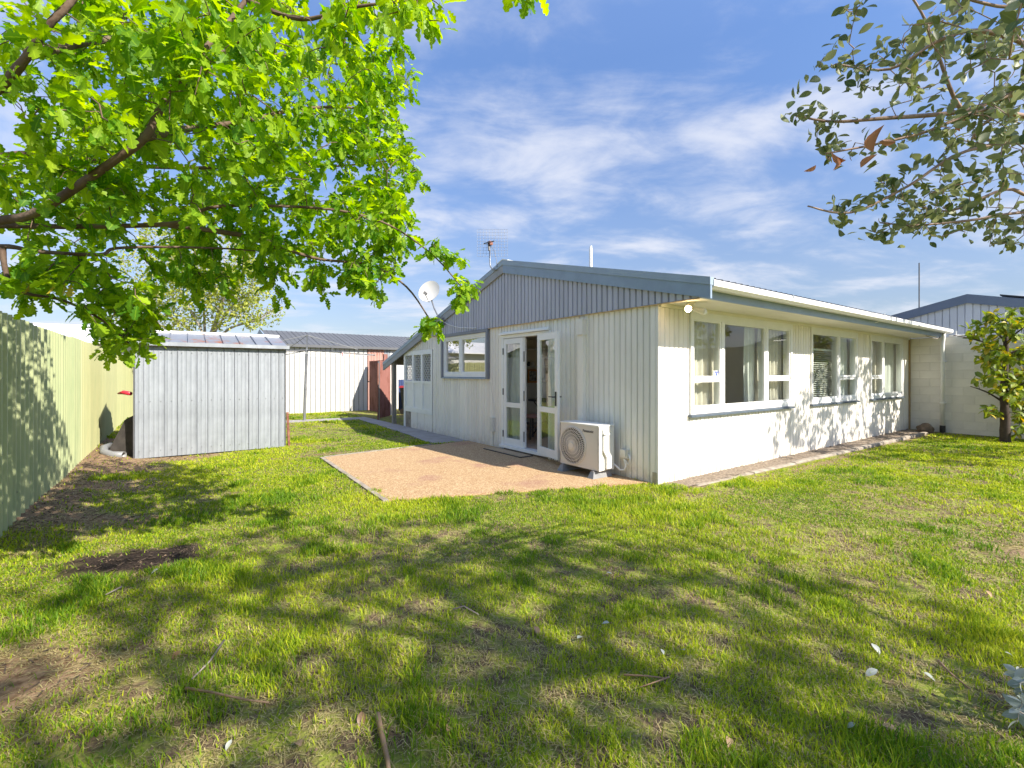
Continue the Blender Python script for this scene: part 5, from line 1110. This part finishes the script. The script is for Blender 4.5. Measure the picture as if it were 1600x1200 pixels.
# shrub tree against the block wall
st_ = thing('yellowing_shrub_tree', 'small tree with yellowing leaves against the block wall', 'tree', xy=tuple(W(9.0, -1.86)[:2]))
S = st_.location.copy()
ls = [limb(st_, [S + V_((0, 0, -.1)), S + V_((.0, 0, .5)), S + V_((-.03, 0, 1.1)), S + V_((.02, .0, 1.8)), S + V_((0, 0, 2.5))], .10, .03, 'barkdark', 'trunk', 9)]
for a, z, l in ((2.9, .8, .6), (3.6, 1.4, .8), (2.6, 1.9, .8), (.2, 1.2, .8), (-.6, 1.8, .9), (-1.6, 1.0, .7), (4.4, 2.0, .6), (1.2, 2.1, .7)):
    ls.append(limb(st_, [S + V_((0, 0, z)), S + V_((math.cos(a) * l * .5, math.sin(a) * l * .5, z + .22)), S + V_((math.cos(a) * l, math.sin(a) * l, z + .35))], .025, .008, 'barkdark'))
tp = blob_points([(1545, 515, 36, 26, 9.4, 10.2, 22), (1590, 500, 30, 20, 9.4, 10.2, 14), (1575, 560, 45, 40, 9.2, 10.3, 34), (1560, 610, 38, 38, 9.3, 10.2, 24), (1595, 620, 30, 40, 9.3, 10.2, 20), (1600, 570, 50, 60, 9.3, 10.4, 30), (1595, 675, 20, 22, 9.3, 9.9, 9), (1640, 560, 50, 80, 9.2, 10.4, 30)])
dirs = twigs_for(st_, [p for l in ls for p in l], tp, 'barkdark', .006, .002)
MG = leaf_base(oval_leaf(), .3, .25); pos, yv, zv, sz, idx = rosettes(tp, dirs, (7, 10), .15, .25, .9, .06, .6)
tint = np.clip(RNG.normal(.5, .25, len(pos)), 0, .999); yl_ = RNG.uniform(0, 1, len(pos)) < .13
foliage(st_, MG, leaf_variants(MG, 'magleaf'), pos[~yl_], yv[~yl_], zv[~yl_], sz[~yl_], tint[~yl_], 'magleaf', 230)
foliage(st_, MG, leaf_variants(MG, 'yellowleaf', 4), pos[yl_], yv[yl_], zv[yl_], sz[yl_], tint[yl_], 'yellowleaf', 60)

# trees out of the picture on the right that throw the dappled shade on the long wall and far lawn
def plain_tree(name, label, at, crown, nt, size, m, bark, h, group=None):
    t = thing(name, label, 'tree', xy=at, group=group); P0 = t.location.copy()
    ls = [limb(t, [P0 + V_((0, 0, -.1)), P0 + V_((.05, 0, h * .4)), P0 + V_((0, .05, h))], .11, .03, bark, 'trunk', 9)]
    for k in range(9):
        a = k * 2.4; z = h * (.45 + .05 * k); l = crown[0][1] * .8
        ls.append(limb(t, [P0 + V_((0, 0, z)), P0 + V_((math.cos(a) * l * .5, math.sin(a) * l * .5, z + .3)), P0 + V_((math.cos(a) * l, math.sin(a) * l, z + .5))], .035, .01, bark))
    pts = []
    for (c, r, zc, rz_, n) in crown:
        for _ in range(n):
            v_ = rnd_unit(1)[0] * RNG.uniform(.3, 1) ** .5; pts.append((P0.x + c[0] + v_[0] * r, P0.y + c[1] + v_[1] * r, zc + v_[2] * rz_))
    tp = np.array(pts); dirs = twigs_for(t, [p for l in ls for p in l], tp, bark, .006, .002)
    base = leaf_base(oval_leaf(), .2, .25); pos, yv, zv, sz, idx = rosettes(tp, dirs, (7, 10), size, .25, .9, .08, .6)
    foliage(t, base, leaf_variants(base, m), pos, yv, zv, sz, np.clip(RNG.normal(.5, .25, len(pos)), 0, .999), m, 300); return t
p1 = W(6.8, -4.4)
def off(u, v): q = W(u, v); return (q.x - p1.x, q.y - p1.y)
plain_tree('leafy_tree', 'leafy tree beyond the right edge shading the long wall', (p1.x, p1.y), [(off(4.9, -4.4), .55, 4.15, .45, 26), (off(5.8, -4.5), .7, 4.45, .55, 42), (off(6.9, -4.4), .8, 4.75, .6, 60), (off(8.1, -4.4), .9, 4.85, .7, 80), (off(9.0, -4.3), .6, 4.4, .8, 40), (off(6.6, -4.7), 1.2, 3.2, .7, 95), (off(8.2, -4.8), 1.2, 2.9, .8, 95)], 0, .12, 'magleaf', 'barkdark', 4.3)

# pale tree behind the shed
pt = thing('pale_spring_tree', 'airy pale green tree rising behind the garden shed', 'tree', xy=(-10.2, 15.2)); P0 = pt.location.copy()
lp = [limb(pt, [P0 + V_((0, 0, -.1)), P0 + V_((.1, 0, 1.0)), P0 + V_((.2, 0, 2.0)), P0 + V_((.6, 0, 3.2)), P0 + V_((1.0, 0, 4.6))], .16, .04, 'bark3', 'trunk', 9)]
for q in ([(330, 520, 15.2), (345, 480, 15.2), (352, 440, 15.3), (350, 400, 15.4)], [(330, 530, 15.2), (370, 470, 15), (410, 450, 14.8)], [(320, 530, 15), (290, 470, 15), (270, 420, 15)], [(310, 530, 15), (250, 480, 15.2), (220, 430, 15.3)], [(320, 520, 15.4), (315, 450, 15.5), (300, 390, 15.6)], [(350, 520, 14.9), (400, 500, 14.7), (440, 475, 14.6)], [(300, 530, 15.6), (230, 500, 15.9), (190, 470, 16)]):
    lp.append(limb(pt, [P0 + V_((.15, 0, 1.4))] + [view(*w_) for w_ in q], .06, .012, 'bark3', 'branch', 6))
tp = blob_points([(240, 420, 60, 70, 14.2, 16.4, 119), (330, 410, 70, 50, 14.2, 16.4, 161), (380, 440, 45, 40, 14.2, 15.8, 68), (290, 480, 100, 40, 14.2, 16.4, 204), (400, 490, 42, 20, 14.2, 15.4, 40), (340, 455, 60, 40, 14.4, 16.2, 85), (210, 500, 40, 25, 14.6, 16.4, 34)])
dirs = twigs_for(pt, [p for l in lp for p in l], tp, 'bark3', .008, .003, sag=-.05)
PB = leaf_base((np.array([0, .4, .8, 1.0]), np.array([.03, .3, .2, 0])), .2, .2); pos, yv, zv, sz, idx = rosettes(tp, dirs, (12, 18), .10, .1, .9, .16, .5)
foliage(pt, PB, [], pos, yv, zv, sz, np.clip(RNG.normal(.5, .3, len(pos)), 0, .999), 'paletree', 0)

# silver-leaved sprig at the lower right edge
sb = thing('silver_leaved_shrub', 'silver grey leaved shrub poking in at the lower right edge', 'shrub', xy=(2.35, 1.75)); B0 = sb.location.copy()
lb_ = []
for q in ([(1680, 1160, 1.95), (1640, 1100, 1.9), (1605, 1060, 1.85)], [(1690, 1180, 1.9), (1640, 1140, 1.85), (1590, 1110, 1.8)], [(1700, 1170, 2.0), (1650, 1050, 2.0), (1610, 1010, 2.0)]):
    lb_.append(limb(sb, [B0 + V_((0, 0, -.05))] + [view(*w_) for w_ in q], .008, .003, 'bark3', 'stem', 6))
tp = blob_points([(1605, 1060, 22, 40, 1.8, 2.0, 6), (1592, 1110, 18, 28, 1.75, 1.9, 5), (1640, 1090, 40, 60, 1.8, 2.1, 12)]); dirs = twigs_for(sb, [p for l in lb_ for p in l], tp, 'bark3', .003, .001)
pos, yv, zv, sz, idx = sprigs(tp, dirs, (4, 6), .075, .08); foliage(sb, FE, leaf_variants(FE, 'silverleaf'), pos, yv, zv, sz, np.clip(RNG.normal(.5, .25, len(pos)), 0, .999), 'silverleaf', 300)

# ------------------------------------------------------------------ grass
def grass():
    P = []; dens = []
    bands = [(1.35, 2.6, 13000), (2.6, 4.2, 10500), (4.2, 6.5, 6000), (6.5, 10, 2800), (10, 18, 1000)]
    for y0, y1, den in bands:
        x1 = y1 * 1.18; n = int((y1 - y0) * 2 * x1 * den); x = RNG.uniform(-x1, x1, n); y = RNG.uniform(y0, y1, n)
        k = np.abs(x) < y * 1.16 + .2; P.append(np.stack([x[k], y[k]], 1))
    P = np.vstack(P); x, y = P[:, 0], P[:, 1]; u, v = uv_of(x, y)
    bare = fbm(x, y, 1.15, 21, 3); fine = fbm(x, y, 5.5, 31, 2); dist = np.hypot(x, y)
    near = np.clip((4.6 - y) / 2.2, 0, 1)
    keep = np.clip((bare * .55 + fine * .45 - (.378 + .088 * near)) / .10, .15, 1) * np.clip(1 - dirt_at(x, y) * 1.05, .04, 1) * np.clip(1 - mulch_at(x, y), .02, 1)
    jit = (fbm(x, y, 3.5, 44) - .5) * .26
    ok = ~in_poly(u + jit, v + jit, PATIO) & ~in_poly(u + jit * .6, v + jit * .6, PATH)
    ok &= ~((u > -.03) & (v > -.02)); ok &= ~((u > .25 + jit) & (u < 9.4) & (v > -.42 - .024 * u + jit * .4)); ok &= ~((u > 9.4) & (v > -.7)); ok &= ~((u > 10.0))
    ok &= ~((u > -5.6) & (u < -3.25) & (v > 6.17) & (v < 8.2)); ok &= (u > -6.17); ok &= v < 14.2
    ok &= RNG.uniform(0, 1, len(x)) < keep
    x, y, u, v, dist, fine, bare, keep = [a[ok] for a in (x, y, u, v, dist, fine, bare, keep)]; n = len(x)
    lush = fbm(x, y, .7, 51, 2); tuft = np.clip((fbm(x, y, 2.6, 61, 2) - .58) / .15, 0, 1)
    h = (.016 + .026 * lush + .034 * tuft * RNG.uniform(.4, 1, n)) * RNG.uniform(.45, 1.4, n)
    w = .0026 * np.maximum(1, dist / 3.2) * RNG.uniform(.6, 1.2, n); h = h * np.where(dist > 7, .85, 1)
    a = RNG.uniform(0, 2 * np.pi, n); lean = RNG.uniform(.1, 1.0, n) * h; b = a + np.pi / 2 + RNG.normal(0, .5, n)
    straw = RNG.uniform(0, 1, n) < np.clip(.25 - tuft * .2 + (.5 - bare) * .8, .04, .5); lean = np.where(straw, lean * 2.2, lean); h = np.where(straw, h * .6, h)
    z = height(x, y) - .004; wx, wy = np.cos(a) * w, np.sin(a) * w; lx, ly = np.cos(b) * lean, np.sin(b) * lean
    V = np.empty((n, 5, 3), np.float32)
    V[:, 0] = np.stack([x - wx, y - wy, z], 1); V[:, 1] = np.stack([x + wx, y + wy, z], 1)
    V[:, 2] = np.stack([x + wx * .8 + lx * .35, y + wy * .8 + ly * .35, z + h * .6], 1); V[:, 3] = np.stack([x - wx * .8 + lx * .35, y - wy * .8 + ly * .35, z + h * .6], 1)
    V[:, 4] = np.stack([x + lx, y + ly, z + h], 1)
    i0 = np.arange(n, dtype=np.int32) * 5; loops = np.stack([i0, i0 + 1, i0 + 2, i0 + 3, i0 + 3, i0 + 2, i0 + 4], 1).reshape(-1)
    me = bpy.data.meshes.new('grass'); me.vertices.add(n * 5); me.vertices.foreach_set('co', V.reshape(-1)); me.loops.add(n * 7); me.loops.foreach_set('vertex_index', loops)
    me.polygons.add(n * 2); ls = np.stack([np.arange(n) * 7, np.arange(n) * 7 + 4], 1).reshape(-1).astype(np.int32); me.polygons.foreach_set('loop_start', ls); me.update(calc_edges=True)
    tint = np.clip(.48 + (lush - .5) * 1.1 + RNG.normal(0, .30, n) - tuft * .30, 0, 1); tint = np.where(straw, 2.0, tint)
    at = me.attributes.new('tint', 'FLOAT', 'POINT'); at.data.foreach_set('value', np.repeat(tint, 5).astype(np.float32))
    m, nt, N, L, b_ = _nt('grass_blades'); an_ = N.new('ShaderNodeAttribute'); an_.attribute_name = 'tint'
    cr = N.new('ShaderNodeValToRGB'); hf = N.new('ShaderNodeMath'); hf.operation = 'MULTIPLY'; hf.inputs[1].default_value = .5; L.new(an_.outputs['Fac'], hf.inputs[0]); L.new(hf.outputs[0], cr.inputs[0])
    e = cr.color_ramp.elements; e[0].position = 0; e[0].color = (0.12, 0.25, 0.012, 1); e[1].position = 1; e[1].color = (0.50, 0.41, 0.20, 1); k = e.new(.25); k.color = (0.33, 0.445, 0.016, 1); k = e.new(.5); k.color = (0.57, 0.61, 0.03, 1); k = e.new(.75); k.color = (0.46, 0.40, 0.16, 1)
    L.new(cr.outputs[0], b_.inputs['Base Color']); b_.inputs['Roughness'].default_value = .55; b_.inputs['Specular IOR Level'].default_value = .25
    tl = N.new('ShaderNodeBsdfTranslucent'); L.new(cr.outputs[0], tl.inputs[0]); ms = N.new('ShaderNodeMixShader'); ms.inputs[0].default_value = .5; L.new(b_.outputs[0], ms.inputs[1]); L.new(tl.outputs[0], ms.inputs[2]); L.new(ms.outputs[0], N['Material Output'].inputs[0])
    me.materials.append(m); stuff(put('grass', me)); print('blades', n)
grass()
def thatch():
    """dead stems lying flat and crumbs of earth between the blades"""
    P = []
    for y0, y1, den in ((1.35, 2.6, 5000), (2.6, 4.2, 3300), (4.2, 6.5, 1400), (6.5, 9, 450)):
        x1 = y1 * 1.18; n = int((y1 - y0) * 2 * x1 * den); x = RNG.uniform(-x1, x1, n); y = RNG.uniform(y0, y1, n); k = np.abs(x) < y * 1.16 + .2; P.append(np.stack([x[k], y[k]], 1))
    P = np.vstack(P); x, y = P[:, 0], P[:, 1]; u, v = uv_of(x, y)
    ok = ~in_poly(u, v, PATIO) & ~in_poly(u, v, PATH) & ~((u > -.05) & (v > -.45 - .024 * u)) & ~((u > -5.6) & (u < -3.25) & (v > 6.17)) & (u > -6.15) & (mulch_at(x, y) < .4)
    ok &= RNG.uniform(0, 1, len(x)) < np.clip((fbm(x, y, 3.1, 71) - .30) / .2, .15, 1); x, y = x[ok], y[ok]; n = len(x); d = np.hypot(x, y)
    a = RNG.uniform(0, 2 * np.pi, n); l = RNG.uniform(.012, .055, n); w = .0015 * np.maximum(1, d / 3); z = height(x, y) + RNG.uniform(.001, .010, n); bend = RNG.normal(0, .5, n); tilt = RNG.normal(0, .16, n) * l
    ca, sa = np.cos(a), np.sin(a); cb, sb_ = np.cos(a + bend), np.sin(a + bend); V = np.empty((n, 5, 3), np.float32)
    V[:, 0] = np.stack([x - sa * w, y + ca * w, z], 1); V[:, 1] = np.stack([x + sa * w, y - ca * w, z], 1)
    mx, my = x + ca * l * .5, y + sa * l * .5; V[:, 2] = np.stack([mx + sa * w, my - ca * w, z + .004 + tilt * .5], 1); V[:, 3] = np.stack([mx - sa * w, my + ca * w, z + .004 + tilt * .5], 1); V[:, 4] = np.stack([mx + cb * l * .5, my + sb_ * l * .5, z + tilt], 1)
    i0 = np.arange(n, dtype=np.int32) * 5; loops = np.stack([i0, i0 + 1, i0 + 2, i0 + 3, i0 + 3, i0 + 2, i0 + 4], 1).reshape(-1)
    me = bpy.data.meshes.new('dead_grass'); me.vertices.add(n * 5); me.vertices.foreach_set('co', V.reshape(-1)); me.loops.add(n * 7); me.loops.foreach_set('vertex_index', loops)
    me.polygons.add(n * 2); me.polygons.foreach_set('loop_start', np.stack([np.arange(n) * 7, np.arange(n) * 7 + 4], 1).reshape(-1).astype(np.int32)); me.update(calc_edges=True)
    at = me.attributes.new('tint', 'FLOAT', 'POINT'); at.data.foreach_set('value', np.repeat(RNG.beta(1.3, 1.1, n), 5).astype(np.float32)); at = me.attributes.new('edge', 'FLOAT', 'POINT'); at.data.foreach_set('value', np.ones(n * 5, np.float32))
    me.materials.append(leaf_mat('dead_stems', (0.13, 0.095, 0.045), (0.50, 0.44, 0.20), None, .2, 0)); stuff(put('dead_grass', me))
    n = 9000; x = RNG.uniform(-6, 6, n); y = 1.4 + 5 * RNG.uniform(0, 1, n) ** 1.7; u, v = uv_of(x, y)
    k = (np.abs(x) < y * 1.15) & ((fbm(x, y, 1.15, 21, 3) < .5) | (mulch_at(x, y) > .3)) & (u > -6.1) & ~in_poly(u, v, PATIO) & ~((u > -.1) & (v > -.5)); x, y = x[k], y[k]; z = height(x, y); mb = MB()
    for i in range(len(x)):
        r_ = RNG.uniform(.004, .013); b = len(mb.v); a0 = RNG.uniform(0, 6.28)
        for j in range(5): aa = a0 + j * 1.2566; q = r_ * RNG.uniform(.7, 1.2); mb.v.append((x[i] + math.cos(aa) * q, y[i] + math.sin(aa) * q, z[i] - .002))
        mb.v.append((x[i] + RNG.uniform(-.3, .3) * r_, y[i] + RNG.uniform(-.3, .3) * r_, z[i] + r_ * RNG.uniform(.6, 1.1)))
        mb.f += [(b + j, b + (j + 1) % 5, b + 5) for j in range(5)]
    stuff(mb.build('soil_crumbs', mat('soil_crumb', (.05, .034, .022), .95, 0, 20, c2=(.20, .14, .09))))
thatch()

# ------------------------------------------------------------------ litter on the lawn
def at_ground(x, y, z=.01):
    d = (EYE - z) * F / (y - CY); X = (x - CX) / F * d; return Vector((X, d, float(height(np.array([X]), np.array([d]))[0]) + z))
def stick(pts, r, m, label, z=.03):
    P = [at_ground(x, y, z) for x, y in pts]; c = P[len(P) // 2].copy(); mb = MB(); k = len(P); mb.tube([p - c for p in P], [r * (1 - .45 * i / (k - 1)) for i in range(k)], 7); o = mb.build('stick', m, None, True, c); tag(o, label, 'stick'); return o
stick([(590, 1113), (598, 1150), (606, 1185), (609, 1215)], .012, 'stickm', 'thick brown stick lying at the bottom centre of lawn')
stick([(290, 1072), (330, 1078), (385, 1090), (420, 1094)], .006, 'stickm', 'thin tan stick lying crosswise at lower left of lawn', .04)
stick([(350, 998), (328, 1030), (300, 1058)], .006, 'greystick', 'thin grey stick lying slanted in lower left grass', .04)
stick([(190, 917), (165, 930)], .006, 'greystick', 'short grey stick beside the dark mulch patch')
stick([(975, 1049), (1010, 1051), (1042, 1056)], .005, 'stickm', 'forked straw coloured twig lying right of centre on lawn', .035)
stick([(1046, 1054), (1000, 1069)], .004, 'stickm', 'straw twig crossing the forked twig right of centre', .045)
stick([(1466, 1025), (1485, 1045), (1515, 1070)], .006, 'stickm', 'dark brown stick in the grass at lower right', .03)
stick([(708, 950), (725, 945), (748, 958)], .005, 'greystick', 'pale curved twig in the grass near image centre', .04)
fl = leaf_variants(leaf_base(oval_leaf(), .25, .3), 'fallen', 4); fb = leaf_variants(leaf_base(oval_leaf(), .4, .5), 'fallenbrown', 4)
pale = [((948, 893), 'pale fallen leaf farthest from camera, in mid lawn'), ((952, 968), 'pale fallen leaf in centre grass above the darker tuft'), ((902, 992), 'pale fallen leaf left of the darker green tuft'), ((1033, 1010), 'pale fallen leaf just above the forked straw twig'),
    ((1070, 1012), 'pale fallen leaf right of the forked straw twig'), ((1362, 998), 'largest pale fallen leaf in the right foreground'), ((1371, 1040), 'pale fallen leaf below the largest pale leaf'), ((1443, 1044), 'pale fallen leaf left of the dark brown stick'), ((1570, 1013), 'pale fallen leaf nearest the right edge of lawn'),
    ((362, 1150), 'pale fallen leaf near the thin tan stick at lower left'), ((248, 888), 'pale fallen leaf beside the dark mulch patch'), ((1336, 1125), 'pale fallen leaf in sunlit grass near bottom right')]
for (x, y), lab in pale:
    o = put('fallen_leaf', random.choice(fl), None, at_ground(x, y, .035), (random.uniform(-.4, .4), random.uniform(-.4, .4), random.uniform(0, 6.3))); s = .062 if 'largest' in lab else random.uniform(.035, .05); o.scale = (s, s, s)
    tag(o, lab, 'leaf', 'pale fallen leaves on the lawn')
brown = [((1140, 1150), 'brown dead leaf at bottom right of centre'), ((1400, 1135), 'brown curled dead leaf in sunlit grass at lower right'), ((1128, 935), 'brown dead leaf in the shaded mid right lawn'), ((835, 975), 'brown dead leaf left of the centre pale leaves'), ((698, 1140), 'orange brown dead leaf right of the thick brown stick'),
    ((1540, 920), 'brown dead leaf on bare soil at the right edge'), ((1500, 735), 'brown dead leaf on the far right lawn'), ((565, 1108), 'brown dead leaf at the tip of the thick brown stick'), ((283, 1015), 'orange dead leaf in lower left grass'), ((470, 1160), 'reddish dead leaf near the bottom left of lawn')]
for (x, y), lab in brown:
    o = put('fallen_leaf', random.choice(fb), None, at_ground(x, y, .03), (random.uniform(-.5, .5), random.uniform(-.5, .5), random.uniform(0, 6.3))); s = random.uniform(.04, .065); o.scale = (s, s, s)
    tag(o, lab, 'leaf', 'brown dead leaves on the lawn')
def chips():
    n = 9000; x = RNG.uniform(-8, -1.5, n); y = RNG.uniform(1.6, 9, n); m_ = np.maximum(mulch_at(x, y), dirt_at(x, y) * .6); k = RNG.uniform(0, 1, n) < m_; x, y = x[k], y[k]; u, v = uv_of(x, y); k = (u > -6.15) & ~((u > -5.6) & (v > 6.15)); x, y = x[k], y[k]
    mb = MB(); z = height(x, y)
    for i in range(len(x)):
        a = RNG.uniform(0, 3.14); l = RNG.uniform(.008, .028); c = Vector((x[i], y[i], z[i] + .008)); d = Vector((math.cos(a), math.sin(a), RNG.uniform(-.2, .3))) * l; mb.bar(c - d, c + d, .006, .004)
    stuff(mb.build('bark_chips', mat('bark_chip', (.03, .02, .014), .9, 0, 40, c2=(.12, .085, .06))))
chips()
